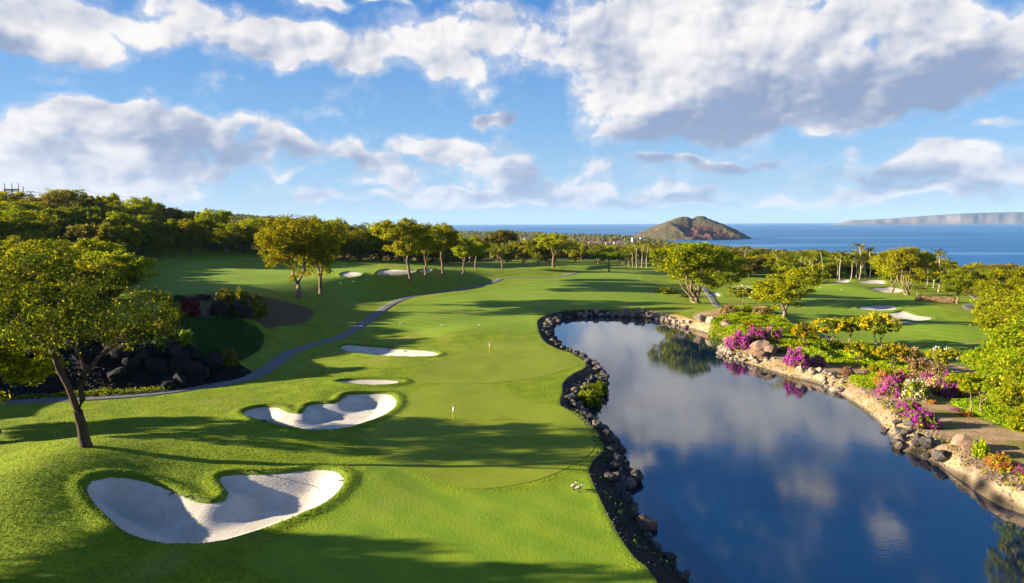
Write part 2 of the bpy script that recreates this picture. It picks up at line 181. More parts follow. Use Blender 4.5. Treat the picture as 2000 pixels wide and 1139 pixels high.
SHRUBS = [
    (44.7, 132.5, 5.2, 2.8, 'magenta', 'vivid magenta bougainvillea mound at the tip of the rocky point'),
    (49.1, 136, 4.7, 2.6, 'magenta', 'magenta bougainvillea just right of the brightest mound on the rocky point'),
    (52.3, 136.5, 4.5, 2.8, 'magenta_green', 'half magenta half green bougainvillea above the brown boulder pile'),
    (48.8, 115, 4.3, 2.7, 'magenta', 'magenta bougainvillea on the bare bank right of the boulder pile'),
    (52.2, 115, 2.6, 1.7, 'magenta', 'small magenta bougainvillea beside a larger one above the bank stones'),
    (53.7, 95, 3.3, 2.5, 'purple_pink', 'purple bougainvillea at the left end of the long flower hedge'),
    (59, 101.5, 4.3, 1.9, 'pink', 'pink bougainvillea behind the cream white bush'),
    (55.8, 93, 3.6, 2.6, 'cream', 'cream white bougainvillea in front of the purple ones'),
    (61.7, 100, 3.4, 2, 'purple_pink', 'purple pink bougainvillea behind and right of the cream bush'),
    (61, 96.5, 3.2, 2.1, 'pink_cream', 'pale pink bougainvillea in the middle of the long flower hedge'),
    (61.9, 95, 3.4, 3, 'magenta', 'tall deep magenta bougainvillea in the middle of the flower hedge'),
    (64.3, 94.5, 3.1, 1.9, 'pink', 'rose pink bougainvillea near the right end of the flower hedge'),
    (65.4, 93.5, 2.5, 1.6, 'purple', 'dark purple bougainvillea at the right end of the flower hedge'),
    (50.2, 84.5, 3, 1.9, 'magenta', 'rounded magenta bougainvillea alone on the bare bank'),
    (49.1, 80, 3.4, 1.9, 'magenta', 'wide magenta bougainvillea on the bank above the black boulders'),
    (50.1, 79, 1.3, 1, 'magenta', 'small magenta bougainvillea at the right foot of the wide one'),
    (53.6, 107.5, 2.1, 1.2, 'pink', 'low pink bougainvillea by the stones of the lower bank'),
    (55.4, 100.5, 2.1, 2.1, 'coral', 'coral red bougainvillea against the lime ground cover'),
    (56.8, 90.5, 1.2, 0.5, 'coral', 'tiny red flower clump on bare soil under the flower hedge'),
    (57.5, 84.5, 1.5, 0.5, 'coral', 'small red flower clump beside the lime ground cover'),
    (57.8, 87, 1.2, 0.4, 'magenta', 'tiny magenta flower clump on bare soil'),
    (47.9, 65, 2.4, 1.3, 'coral', 'loose coral bougainvillea under the slender lime tree'),
    (48, 66.5, 1.2, 0.7, 'coral', 'small coral bougainvillea left of the loose coral one'),
    (48.4, 63, 1.2, 0.8, 'magenta', 'magenta bougainvillea cut by the right edge of the picture'),
    (57.5, 109, 0.8, 0.6, 'magenta', 'tiny magenta flower on the slope above the lime ground cover'),
    (56.2, 175.5, 4.5, 2.1, 'rose', 'dusty rose shrub left of the plumeria trunk'),
    (58.5, 174, 2.3, 1.2, 'rose', 'small rose shrub at the plumeria foot'),
    (49, 154.5, 2.5, 1.6, 'rose', 'brownish rose shrub next to the grey boulder'),
    (64.4, 174.5, 5.8, 2.2, 'rose', 'rose and maroon shrubbery behind the lime ground cover'),
    (68.9, 182.5, 3, 1.7, 'maroon', 'maroon shrub right of the plumeria'),
    (71.8, 127, 2.7, 1.9, 'rose', 'dusty pink shrub below the tallest golden tree'),
    (71.6, 121.5, 4.7, 2.3, 'rose', 'wide dusty pink shrub at the edge of the lower fairway'),
    (66.4, 109.5, 3.4, 2.6, 'rose', 'tan pink shrub above the flower hedge'),
    (67.9, 107.5, 3.2, 2.2, 'rose', 'tan pink shrub left of the white flowered plumeria'),
    (48.3, 68.5, 1.7, 1.7, 'lime', 'round lime green bush on bare soil near the right edge'),
    (58.6, 109, 2, 1.5, 'green', 'small green shrub on the brown slope'),
    (62, 127.5, 3.8, 2.2, 'green', 'green shrub between two golden trees'),
    (57.9, 127, 5.7, 2.6, 'lime', 'lime shrub under the row of golden trees'),
    (53.6, 126, 4.7, 2.4, 'green', 'green shrub above the rocky point'),
    (66.3, 126.5, 4.4, 2.4, 'lime', 'lime shrub at the foot of the tallest golden tree'),
    (10.8, 95, 3.3, 3, 'dark', 'dark green shrub growing over the pond stones'),
    (13.1, 100.5, 2.6, 2.7, 'dark', 'rounded dark shrub on the stone spit by the water'),
    (-66.6, 140, 4.4, 3.7, 'maroon', 'dark maroon shrub in the upper flower bed'),
    (-65.7, 155.5, 5.1, 3.7, 'grey', 'grey green shrub in the middle of the upper flower bed'),
    (-64.6, 161, 4.8, 3.3, 'green', 'green shrub at the back of the upper flower bed'),
    (-60.8, 161, 4.3, 3, 'grey', 'grey green shrub near the right end of the upper flower bed'),
    (-63.6, 147, 4.4, 2.8, 'purple_dark', 'dull purple shrub beside the maroon one'),
    (-60.3, 149, 5.6, 3.5, 'purple_dark', 'broad purple green shrub at the front of the upper flower bed'),
    (-57.6, 153, 4.6, 3.4, 'dark', 'dark shrub at the front right of the upper flower bed'),
    (-72.8, 159.5, 4.3, 1, 'purple_dark', 'low purple flower strip at the back of the upper flower bed'),
    (-77.3, 156.5, 4.7, 1.2, 'purple_dark', 'low purple flowers at the left end of the upper flower bed'),
    (-65.2, 128.5, 2.9, 4, 'grey', 'pale grey shrub beside the big leaning tree crown'),
    (58.7, 229, 3.8, 1.4, 'dark', 'low dark shrub under the many stemmed tree'),
    (54, 239, 7.2, 1.9, 'dark', 'flat dark shrub left of the many stemmed tree'),
    (128.7, 185, 4.7, 2.3, 'green', 'green shrub at the foot of the white canopy hut'),
    (129, 180.5, 5.4, 1.7, 'dark', 'dark clipped shrub in front of the white canopy hut'),
]
GOLDEN = [
    (50.3, 143.5, 2.8, 2.6, 'small golden shrub tree above the magenta mounds'),
    (55.8, 129, 3.9, 4.3, 'pale golden tree at the left end of the row of golden trees'),
    (63.5, 135.5, 6.1, 4.3, 'golden flowering tree second from the left in the row'),
    (68.8, 137.5, 5.8, 4.5, 'golden flowering tree in the middle of the row'),
    (72.3, 133, 6.2, 5.8, 'tallest golden flowering tree at the right end of the row'),
    (59.7, 116, 3.7, 3.5, 'golden tree standing alone on the brown slope'),
    (63.3, 112, 4.4, 3.9, 'golden tree with pale stems above the flower hedge'),
    (56.4, 101, 1.5, 2, 'slim yellow sapling beside the coral flowers'),
]
RAKES = [(-25.1, 63.3), (-30.2, 58.5), (-15.8, 61.2), (-28.4, 57.8), (-18.8, 53.4), (-23.3, 92.6), (-29.7, 79.4), (-23.9, 130.3), (-20.6, 128.6), (-32.5, 128.9), (-17.4, 102.0)]
MARKERS = [(-26.9, 163.0), (-16.6, 160.0), (-7.7, 158.5), (-55.2, 219.0), (-52.3, 224.5), (-49.1, 230.0), (-46.2, 234.5), (118.3, 261.0), (123.7, 255.0)]
FLAGS = [(-7.3, 81.3), (-4.3, 125.0)]
GEESE = [(5.5, 59.6), (5.9, 59.1)]
PALMS = [(73.3, 453.5, 9.9), (70.8, 413.5, 9.3), (70.2, 383.0, 12.6), (75.3, 396.0, 13.4), (77.6, 392.5, 12.9), (69.9, 394.0, 8.9), (72.2, 469.0, 9.1), (60.7, 475.0, 10.0), (72.6, 522.5, 9.4), (94.1, 432.0, 11.0), (59.0, 530.5, 10.3), (49.3, 504.5, 8.7), (135.3, 319.5, 10.5), (131.9, 306.0, 9.4), (134.0, 306.0, 9.2), (119.5, 270.5, 10.1), (138.1, 303.0, 11.1), (145.5, 305.0, 9.8), (144.7, 300.5, 10.6), (154.7, 306.0, 10.8), (154.0, 301.5, 13.1), (158.3, 301.5, 11.5), (158.6, 305.5, 9.6), (150.4, 302.0, 9.3), (164.1, 269.0, 8.1), (162.7, 262.5, 9.6), (156.9, 250.0, 12.7), (160.8, 253.5, 8.7), (152.2, 237.5, 5.7), (140.9, 236.5, 3.2), (142.3, 236.5, 3.2), (126.5, 323.5, 9.7), (135.0, 418.0, 9.4), (128.0, 374.5, 10.7), (153.8, 594.0, 11.1), (139.0, 597.5, 9.4)]
COVER_LIME = [(44.6, 153.0), (53.0, 171.0), (59.8, 180.0), (67.1, 185.0), (69.0, 175.5), (64.8, 157.0), (64.0, 145.5), (60.8, 133.5), (53.6, 126.0), (52.9, 134.0), (51.1, 143.5), (47.7, 146.5)]
COVER_LOW = [(52.3, 104.0), (56.4, 108.0), (58.2, 106.0), (55.6, 100.0), (52.8, 98.0), (51.0, 99.5)]
COVER_RIGHT = [(59.4, 90.5), (65.0, 94.5), (70.4, 96.0), (69.6, 90.0), (59.4, 76.5), (58.6, 79.5), (58.3, 84.5)]
COVER_BAND = [(68.7, 122.0), (68.0, 116.0), (65.3, 107.0), (64.0, 103.0), (62.0, 101.5), (63.4, 108.0)]
COVER_PATH = [(-72.9, 91.5), (-67.3, 93.5), (-58.5, 95.5), (-52.2, 97.5), (-49.2, 100.5), (-48.1, 101.5), (-48.0, 99.5), (-51.0, 96.5), (-57.6, 94.0), (-66.6, 92.5), (-71.7, 90.0)]
COVER_MID = [(51.7, 126.0), (59.9, 131.5), (68.3, 128.5), (68.8, 124.0), (62.1, 120.0), (54.7, 120.0)]
# ---------------------------------------------------------------- terrain maths (metres; camera stands over the origin)
def sstep(a, b, x):
    t = np.clip((x - a) / (b - a), 0, 1)
    return t * t * (3 - 2 * t)

_rng0 = np.random.default_rng(7)
_LAT = _rng0.random((256, 256))
def vnoise(x, y, s, seed=0):
    u = np.asarray(x, float) / s + 37.3 * seed + 1000.0
    v = np.asarray(y, float) / s + 91.7 * seed + 1000.0
    i = np.floor(u).astype(int); j = np.floor(v).astype(int)
    fu = u - i; fv = v - j
    fu = fu * fu * (3 - 2 * fu); fv = fv * fv * (3 - 2 * fv)
    L = _LAT
    a = L[i % 256, j % 256]; b = L[(i + 1) % 256, j % 256]
    c = L[i % 256, (j + 1) % 256]; d = L[(i + 1) % 256, (j + 1) % 256]
    return (a * (1 - fu) + b * fu) * (1 - fv) + (c * (1 - fu) + d * fu) * fv - 0.5

def fbm(x, y, s, seed=0, octs=4, gain=0.5):
    t = 0; a = 1.0
    for k in range(octs):
        t = t + a * vnoise(x, y, s / 2 ** k, seed + 3 * k); a *= gain
    return t

def seg_dist(x, y, P, closed):
    """distance to a polyline, and (closed) whether inside; also the side (open)"""
    P = np.asarray(P, float); n = len(P)
    d2 = np.full(np.shape(x), 1e18); inside = np.zeros(np.shape(x), bool)
    side = np.zeros(np.shape(x)); par = np.zeros(np.shape(x))
    m = n if closed else n - 1
    for k in range(m):
        a = P[k]; b = P[(k + 1) % n]
        ex, ey = b - a
        L2 = ex * ex + ey * ey + 1e-12
        wx = x - a[0]; wy = y - a[1]
        t = np.clip((wx * ex + wy * ey) / L2, 0, 1)
        q = (wx - t * ex) ** 2 + (wy - t * ey) ** 2
        up = q < d2
        d2 = np.where(up, q, d2)
        if closed:
            c = ((a[1] <= y) & (b[1] > y)) | ((b[1] <= y) & (a[1] > y))
            if ey != 0:
                inside ^= c & (x < a[0] + (y - a[1]) * ex / ey)
        else:
            side = np.where(up, ex * wy - ey * wx, side)      # > 0 : left of travel
            par = np.where(up, k + t, par)
    d = np.sqrt(d2)
    if closed:
        return np.where(inside, -d, d)          # signed: negative inside
    return d, side, par

def sdf(x, y, P, reach=12.0):
    """signed distance to a closed polygon, exact within 'reach' of its bounding box"""
    P = np.asarray(P, float)
    x = np.asarray(x, float); y = np.asarray(y, float)
    out = np.full(np.shape(x), reach)
    m = (x > P[:, 0].min() - reach) & (x < P[:, 0].max() + reach) & (y > P[:, 1].min() - reach) & (y < P[:, 1].max() + reach)
    if m.any():
        out[m] = np.minimum(seg_dist(x[m], y[m], P, True), reach)
    return out

def spline(P, step=1.0, closed=True):
    """Catmull-Rom through the points, resampled"""
    P = np.asarray(P, float); n = len(P); out = []
    rng = range(n if closed else n - 1)
    for k in rng:
        if closed:
            p0, p1, p2, p3 = P[(k - 1) % n], P[k], P[(k + 1) % n], P[(k + 2) % n]
        else:
            p0, p1, p2, p3 = P[max(k - 1, 0)], P[k], P[k + 1], P[min(k + 2, n - 1)]
        m = max(1, int(np.linalg.norm(p2 - p1) / step))
        for j in range(m):
            t = j / m
            out.append(0.5 * (2 * p1 + (p2 - p0) * t + (2 * p0 - 5 * p1 + 4 * p2 - p3) * t * t + (3 * p1 - p0 - 3 * p2 + p3) * t ** 3))
    if not closed:
        out.append(P[-1])
    return np.array(out)

SEA = -55.0
POND_Z = -1.7
COAST = [(1100, -900), (800, 500), (735, 976), (752, 1673), (640, 2450), (655, 2640), (700, 3050), (1020, 3100), (1120, 3250),
         (1000, 3500), (760, 3700), (480, 3950), (-670, 7800), (-11000, 8500), (-11000, -900)]

def base_h(x, y):
    """the land without pond, bunkers and path cut"""
    x = np.asarray(x, float); y = np.asarray(y, float)
    # upper plateau to the left of the cart path
    d, side, par = seg_dist(x, y, PATH_C, False)
    dl = np.where(side > 0, d, -d)
    wall = 10 + 26 * sstep(95, 150, y) - 15 * sstep(195, 235, y)                 # steep behind the lava bank, gentler further on
    amp = 6.8 * (1 - 0.25 * sstep(220, 330, y)) * (1 - sstep(340, 480, y))
    amp = amp * (1 - 0.75 * sstep(-70, 5, x) * sstep(255, 335, y))
    z = amp * sstep(1.5, 3 + wall, dl)
    # hillside that climbs to the left and back
    z = z + 80 * (1 - np.exp(-(np.maximum(0, -x - 70 - 0.02 * y - 0.20 * np.maximum(y - 350, 0)) / 400) ** 1.25)) * sstep(170, 430, y)
    # fairway falls gently away, then drops to the coastal plain
    z = z - 4.0 * sstep(330, 560, y)
    keep = sstep(60, 420, -x - 0.20 * np.maximum(y - 350, 0))
    drop = sstep(470, 1500, y) * (1 - keep)
    z = z - 42 * drop
    dx = np.clip((x - 165) / 560, 0, 1)
    z = z - 1.5 * sstep(40, 90, x) * sstep(60, 130, y)
    z = z + (SEA + 4 - z) * dx * sstep(60, 300, y)
    # rolling ground
    near = 1 - sstep(350, 700, y)
    z = z + 0.9 * fbm(x, y, 34, 1, 2) * near * sstep(20, 60, np.abs(x + 5) + 0.3 * y)
    z = z + 9 * fbm(x, y, 260, 5, 4) * sstep(450, 1000, y) * (0.3 + 0.7 * keep)
    # mounds
    for mx, my, mr, mh in MOUNDS:
        z = z + mh * np.exp(-((x - mx) ** 2 + (y - my) ** 2) / (mr * mr))
    # coast
    c = np.where((y > 400) | (x > 400), sdf(x, y, COAST, 400.0), -400.0)
    k = sstep(-160, 10, c)
    z = z + (SEA - 6 - z) * k
    return z
# ---------------------------------------------------------------- object helpers
def tag(o, label=None, cat=None, group=None, kind=None):
    if label: o['label'] = label
    if cat: o['category'] = cat
    if group: o['group'] = group
    if kind: o['kind'] = kind
    return o
def link(name, me, mat=None, parent=None, smooth=False):
    o = bpy.data.objects.new(name, me); C.objects.link(o)
    if mat is not None and len(me.materials) == 0: me.materials.append(mat)
    if parent is not None: o.parent = parent
    if smooth: me.shade_smooth()
    return o
def empty(name, loc, rz=0.0, sc=(1, 1, 1)):
    o = bpy.data.objects.new(name, None); C.objects.link(o)
    o.location = loc; o.rotation_euler = (0, 0, rz); o.scale = sc; o.empty_display_size = 0.5
    return o
def npmesh(name, V, F, smooth=False):
    """mesh from numpy arrays; F is (n,3) or (n,4)"""
    V = np.ascontiguousarray(V, dtype=np.float32); F = np.ascontiguousarray(F, dtype=np.int32)
    me = bpy.data.meshes.new(name); k = F.shape[1]
    me.vertices.add(len(V)); me.vertices.foreach_set('co', V.ravel())
    me.loops.add(F.size); me.loops.foreach_set('vertex_index', F.ravel())
    me.polygons.add(len(F)); me.polygons.foreach_set('loop_start', np.arange(0, F.size, k, dtype=np.int32))
    if smooth: me.polygons.foreach_set('use_smooth', np.ones(len(F), dtype=bool))
    me.update(calc_edges=True)
    return me
def add_attr(me, name, vals):
    a = me.attributes.new(name, 'FLOAT', 'POINT'); a.data.foreach_set('value', np.ascontiguousarray(vals, dtype=np.float32))

def mat(name, build, **kw):
    m = bpy.data.materials.new(name); m.use_nodes = True
    g = G(m.node_tree); g.n.clear()
    o = g.node('ShaderNodeOutputMaterial')
    sh = build(g, **kw)
    g.l.new(sh, o.inputs['Surface'])
    return m
def bsdf(g, col, rough=0.8, normal=None, spec=0.3, **kw):
    p = g.node('ShaderNodeBsdfPrincipled')
    if isinstance(col, tuple) and len(col) == 3: col = col + (1,)
    g.put(p.inputs['Base Color'], col); g.put(p.inputs['Roughness'], rough); g.put(p.inputs['Specular IOR Level'], spec)
    if normal is not None: g.put(p.inputs['Normal'], normal)
    for k, v in kw.items(): g.put(p.inputs[k.replace('_', ' ')], v)
    return p.outputs[0]
def bump(g, h, strength=0.5, dist=0.1):
    b = g.node('ShaderNodeBump'); g.put(b.inputs['Height'], h); g.put(b.inputs['Strength'], strength); g.put(b.inputs['Distance'], dist)
    return b.outputs[0]
def pos(g): return g.node('ShaderNodeNewGeometry').outputs['Position']

# ---------------------------------------------------------------- full ground height
PATH_W = 1.4
BUNKER_S = {k: spline(v, 0.8) for k, v in BUNKERS.items()}
BUNKER_FLOOR = {'near': -1.2, 'kidney': -0.9}
BUNKER_DEPTH = {'near': 1.25, 'kidney': 1.0, 'long': 0.9, 'sliver': 0.7}
POND_TOP_S = spline(POND_TOP, 1.5); POND_WATER_S = spline(POND_WATER, 1.5)
COAST_C = COAST
def bunker_cut(x, y, extra, b0):
    cut = np.zeros(np.shape(x))
    for k, pl in BUNKER_S.items():
        s = sdf(x, y, pl, 6.0)
        if not (s < 6.0).any(): continue
        dep = BUNKER_DEPTH.get(k, 0.28 if k.startswith('upper') else 0.45)
        if k in BUNKER_FLOOR: dep = np.maximum(0.35, b0 - BUNKER_FLOOR[k])          # dug level into the slope
        prof = dep * sstep(0.2, -3.4, s)
        if extra:       # the grass surface: a small raised lip, then under the sand
            cut = cut + prof + 0.5 * sstep(0.15, -0.75, s) - 0.22 * sstep(1.6, 0.25, s) * sstep(-0.5, 0.2, s)
        else:
            cut = np.maximum(cut, prof + 0.10)
    return cut
def ground_h(x, y, cuts=True):
    x = np.atleast_1d(np.asarray(x, float)); y = np.atleast_1d(np.asarray(y, float))
    z = base_h(x, y)
    if cuts: z = z - bunker_cut(x, y, True, z)
    dT = sdf(x, y, POND_TOP_S, 9.0); dW = sdf(x, y, POND_WATER_S, 9.0)
    t = np.where(dW > 0, dW / (dW + np.maximum(-dT, 0) + 1e-6), 0)
    t = np.where(dT > 0, 1.0, t)
    zz = np.where(dW > 0, POND_Z - 0.15 + (z - POND_Z + 0.15) * t ** 0.75, POND_Z - 0.15 - np.minimum(-dW, 5) * 0.45)
    z = np.where(dT < 0, zz, z)
    d, sd, par = seg_dist(x, y, PATH_C, False)
    z = z - 0.10 * sstep(PATH_W + 0.35, PATH_W - 0.25, d) * (y < 341)
    return z
def gz(x, y): return float(ground_h(x, y)[0])

def lines(parts):
    out = [parts[0][0]]
    for a, b, st in parts:
        n = max(1, int(round((b - a) / st)))
        out += list(a + (b - a) * (np.arange(1, n + 1) / n))
    return np.array(out)
def geo(a, b, n): return list(a * (b / a) ** (np.arange(1, n + 1) / n))
xs = lines([(-190, -95, 2.4), (-95, -60, 1.0), (-60, 20, 0.4), (20, 66, 0.5), (66, 125, 1.0), (125, 230, 2.5)])
xs = np.concatenate([-np.array(geo(190, 10500, 46))[::-1], xs, np.array(geo(230, 10500, 42))])
ys = lines([(-60, 30, 6), (30, 44, 1), (44, 100, 0.4), (100, 140, 0.5), (140, 205, 0.8), (205, 330, 1.6), (330, 560, 4)])
ys = np.concatenate([[-900, -500, -250, -120], ys, np.array(geo(560, 9500, 85))])
XX, YY = np.meshgrid(xs, ys)
gx, gy = XX.ravel(), YY.ravel()
gzv = ground_h(gx, gy)
gzv += 0.05 * fbm(gx, gy, 2.6, 9, 2) * (gy < 160)
nx, ny = len(xs), len(ys)
ii = (np.arange(ny - 1)[:, None] * nx + np.arange(nx - 1)[None, :]).ravel()
GF = np.stack([ii, ii + 1, ii + nx + 1, ii + nx], 1)
ground_me = npmesh('ground', np.stack([gx, gy, gzv], 1), GF, smooth=True)
def tri(pl, reach=8.0): return sdf(gx, gy, spline(pl, 2.0), reach)
faird = np.minimum.reduce([tri(FAIRWAY), tri(UPPER_FAIRWAY), tri(RIGHT_FAIRWAY), tri(APRON)])
add_attr(ground_me, 'fair', faird)
add_attr(ground_me, 'bank', sdf(gx, gy, POND_TOP_S, 6.0))
add_attr(ground_me, 'wet', sdf(gx, gy, POND_WATER_S, 6.0))
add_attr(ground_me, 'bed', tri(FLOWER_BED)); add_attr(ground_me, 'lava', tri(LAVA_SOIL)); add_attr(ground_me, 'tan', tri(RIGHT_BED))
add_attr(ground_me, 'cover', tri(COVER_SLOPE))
add_attr(ground_me, 'lime', np.minimum.reduce([tri(COVER_LIME), tri(COVER_LOW), tri(COVER_RIGHT), tri(COVER_MID)]))
bs_ = np.full(gx.shape, 6.0)
for pl in BUNKER_S.values(): bs_ = np.minimum(bs_, sdf(gx, gy, pl, 6.0))
add_attr(ground_me, 'lip', bs_)
add_attr(ground_me, 'wild', sstep(430, 620, gy) + sstep(300, 420, -gx) + sstep(235, 320, gx))

def m_ground(g):
    p = pos(g)
    n_big = g.noise(p, 0.045, 3, 0.55); n_mid = g.noise(p, 0.33, 4, 0.6); n_fine = g.noise(p, 3.2, 3, 0.65); n_blade = g.noise(g.v('MULTIPLY', p, (1, .6, 1)), 9.0, 2, 0.7)
    rough_c = g.mix(g.ss(n_mid, 0.3, 0.72), (0.094, 0.155, 0.004), (0.188, 0.250, 0.005))
    rough_c = g.mix(g.ss(n_fine, 0.35, 0.75, 0, 0.55), rough_c, (0.265, 0.290, 0.007))
    rough_c = g.mix(g.ss(n_fine, 0.48, 0.25, 0, 0.5), rough_c, (0.052, 0.100, 0.008))
    fair_c = g.mix(g.ss(n_big, 0.3, 0.7), (0.110, 0.194, 0.007), (0.156, 0.238, 0.009))
    fair_c = g.mix(g.ss(n_mid, 0.40, 0.75, 0, 0.35), fair_c, (0.220, 0.290, 0.016))
    sw_ = g.node('ShaderNodeTexWave', wave_type='BANDS', bands_direction='DIAGONAL'); g.put(sw_.inputs['Vector'], p); sw_.inputs['Scale'].default_value = 0.11; sw_.inputs['Distortion'].default_value = 1.2; sw_.inputs['Detail Scale'].default_value = 0.3
    fair_c = g.mix(g.ss(sw_.outputs['Fac'], 0.25, 0.75, 0, 0.34), fair_c, (0.225, 0.275, 0.012))
    fair_c = g.mix(g.ss(n_fine, 0.55, 0.3, 0, 0.18), fair_c, (0.08, 0.15, 0.012))
    fa = g.m('ADD', g.attr('fair'), g.m('MULTIPLY', g.m('SUBTRACT', n_mid, 0.5), 0.8))
    fw = g.ss(fa, 1.3, -1.1)
    col = g.mix(fw, rough_c, fair_c)
    # worn, dry patches
    dry = g.ss(g.noise(p, 0.07, 3, 0.6, 0.4), 0.56, 0.74, 0, 0.60)
    col = g.mix(dry, col, (0.26, 0.21, 0.055))
    # longer collar at the bunker lips
    lip = g.ss(g.m('ABSOLUTE', g.attr('lip')), 0.55, 0.1, 0, 0.6)
    col = g.mix(lip, col, (0.055, 0.095, 0.010))
    # cover slope
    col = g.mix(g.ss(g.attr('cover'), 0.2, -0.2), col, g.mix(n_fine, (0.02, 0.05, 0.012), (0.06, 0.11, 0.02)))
    soil = g.mix(g.ss(n_fine, 0.3, 0.7), (0.070, 0.040, 0.022), (0.17, 0.105, 0.060))
    col = g.mix(g.ss(g.m('ADD', g.attr('bed'), g.m('MULTIPLY', n_mid, 0.3)), 0.3, 0.0), col, soil)
    black = g.mix(n_fine, (0.004, 0.0035, 0.0035), (0.012, 0.010, 0.010))  # lava soil, its colour darkened to hold the bank's shade
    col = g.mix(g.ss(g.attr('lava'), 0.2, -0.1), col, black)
    # pond banks: dark gravel on the fairway side, tan earth on the planted side
    x, y, z = g.sep(p)
    tanc = g.mix(g.ss(n_mid, 0.3, 0.7), (0.27, 0.165, 0.085), (0.40, 0.28, 0.17))
    tanc = g.mix(g.ss(n_fine, 0.5, 0.75, 0, 0.7), tanc, (0.17, 0.11, 0.06))
    tanc = g.mix(g.ss(g.m('ADD', g.attr('tan'), g.m('MULTIPLY', n_mid, 3.0)), -0.8, 2.2, 0.0, 0.0), tanc, tanc)
    grassy = g.ss(g.m('ADD', g.noise(p, 0.16, 3, 0.6), g.ss(g.attr('wet'), 2.0, 9.0, -0.12, 0.10)), 0.50, 0.60)
    tanc2 = g.mix(g.m('MULTIPLY', grassy, g.ss(g.attr('wet'), 2.2, 3.6)), tanc, (0.19, 0.17, 0.035))
    isr = g.ss(g.m('SUBTRACT', x, 29.5), -1.0, 1.0)
    n_speck = g.noise(p, 5.5, 3, 0.75)
    tanc2 = g.mix(g.ss(n_speck, 0.52, 0.66, 0, 0.75), tanc2, (0.11, 0.072, 0.042))
    tanc2 = g.mix(g.ss(n_speck, 0.42, 0.30, 0, 0.6), tanc2, (0.42, 0.33, 0.235))
    darkb = g.mix(g.ss(n_speck, 0.4, 0.7), (0.016, 0.013, 0.012), (0.055, 0.045, 0.038))
    silt = g.mix(n_fine, (0.20, 0.155, 0.105), (0.36, 0.295, 0.22))
    silt = g.mix(g.ss(n_speck, 0.5, 0.68, 0, 0.6), silt, (0.12, 0.085, 0.055))
    tanc2 = g.mix(g.ss(g.m('ADD', g.attr('wet'), g.m('MULTIPLY', n_mid, 1.6)), 1.9, 0.7, 0, 0.85), tanc2, silt)
    tanc2 = g.mix(g.ss(g.attr('wet'), 0.45, 0.1, 0, 0.8), tanc2, (0.055, 0.042, 0.022))
    bankc = g.mix(isr, darkb, tanc2)
    bank_f = g.ss(g.m('ADD', g.attr('bank'), g.m('MULTIPLY', g.m('SUBTRACT', n_fine, 0.5), 0.35)), 0.06, -0.06)
    tan_f = g.ss(g.m('ADD', g.attr('tan'), g.m('MULTIPLY', g.m('SUBTRACT', n_mid, 0.5), 1.5)), 0.3, -0.3)
    col = g.mix(g.m('MULTIPLY', tan_f, g.ss(bank_f, 0, 1)), col, tanc2)
    col = g.mix(tan_f, col, tanc2)
    col = g.mix(g.ss(g.m('ADD', g.attr('lime'), g.m('MULTIPLY', g.m('SUBTRACT', n_mid, 0.5), 1.6)), 0.6, -0.2), col, g.mix(n_fine, (0.07, 0.12, 0.008), (0.16, 0.22, 0.012)))
    col = g.mix(bank_f, col, bankc)
    # wild land beyond the course
    wildc = g.mix(g.noise(p, 0.02, 4, 0.6), (0.06, 0.07, 0.02), (0.17, 0.12, 0.06))
    col = g.mix(g.ss(g.attr('wild'), 0.3, 0.8), col, wildc)
    bh = g.m('ADD', g.m('MULTIPLY', g.m('ADD', n_fine, g.m('MULTIPLY', n_speck, g.m('MAXIMUM', tan_f, bank_f))), g.m('SUBTRACT', 1.3, fw)), g.m('MULTIPLY', n_blade, g.m('SUBTRACT', 0.75, g.m('MULTIPLY', fw, 0.45))))
    return bsdf(g, col, 0.85, bump(g, bh, 0.65, 0.16), 0.15)
M = {}
M['ground'] = mat('mown grass and earth', m_ground)
tag(link('ground', ground_me, M['ground']), kind='structure')

# ---------------------------------------------------------------- sheets laid on the ground
def sheet(name, poly, step, zfun, m, kind='structure', grow=0.0):
    """grid clipped to a closed outline, rim vertices pulled onto the outline"""
    P_ = np.asarray(poly, float)
    x0, y0 = P_.min(0) - step * 2; x1, y1 = P_.max(0) + step * 2
    ax = np.arange(x0, x1, step); ay = np.arange(y0, y1, step)
    X, Y = np.meshgrid(ax, ay); X = X.ravel(); Y = Y.ravel()
    s = seg_dist(X, Y, P_, True) - grow
    n = len(ax); i = (np.arange(len(ay) - 1)[:, None] * n + np.arange(n - 1)[None, :]).ravel()
    Fq = np.stack([i, i + 1, i + n + 1, i + n], 1)
    Fq = Fq[(s[Fq] < 0).any(1)]
    use = np.unique(Fq)
    for k in use:                                   # snap the outside corners
        if s[k] > 0:
            best = None
            A = P_; B = np.roll(P_, -1, 0); E = B - A
            w = np.array([X[k], Y[k]]) - A
            t = np.clip((w * E).sum(1) / ((E * E).sum(1) + 1e-9), 0, 1)
            q = A + E * t[:, None]
            d2 = ((q - (X[k], Y[k])) ** 2).sum(1); j = d2.argmin()
            dv = np.array([X[k], Y[k]]) - q[j]; L = np.hypot(*dv) + 1e-9
            X[k], Y[k] = q[j] + dv / L * min(grow, L)
    idx = np.full(len(X), -1); idx[use] = np.arange(len(use))
    me = npmesh(name, np.stack([X[use], Y[use], zfun(X[use], Y[use])], 1), idx[Fq], smooth=True)
    return tag(link(name, me, m), kind=kind)

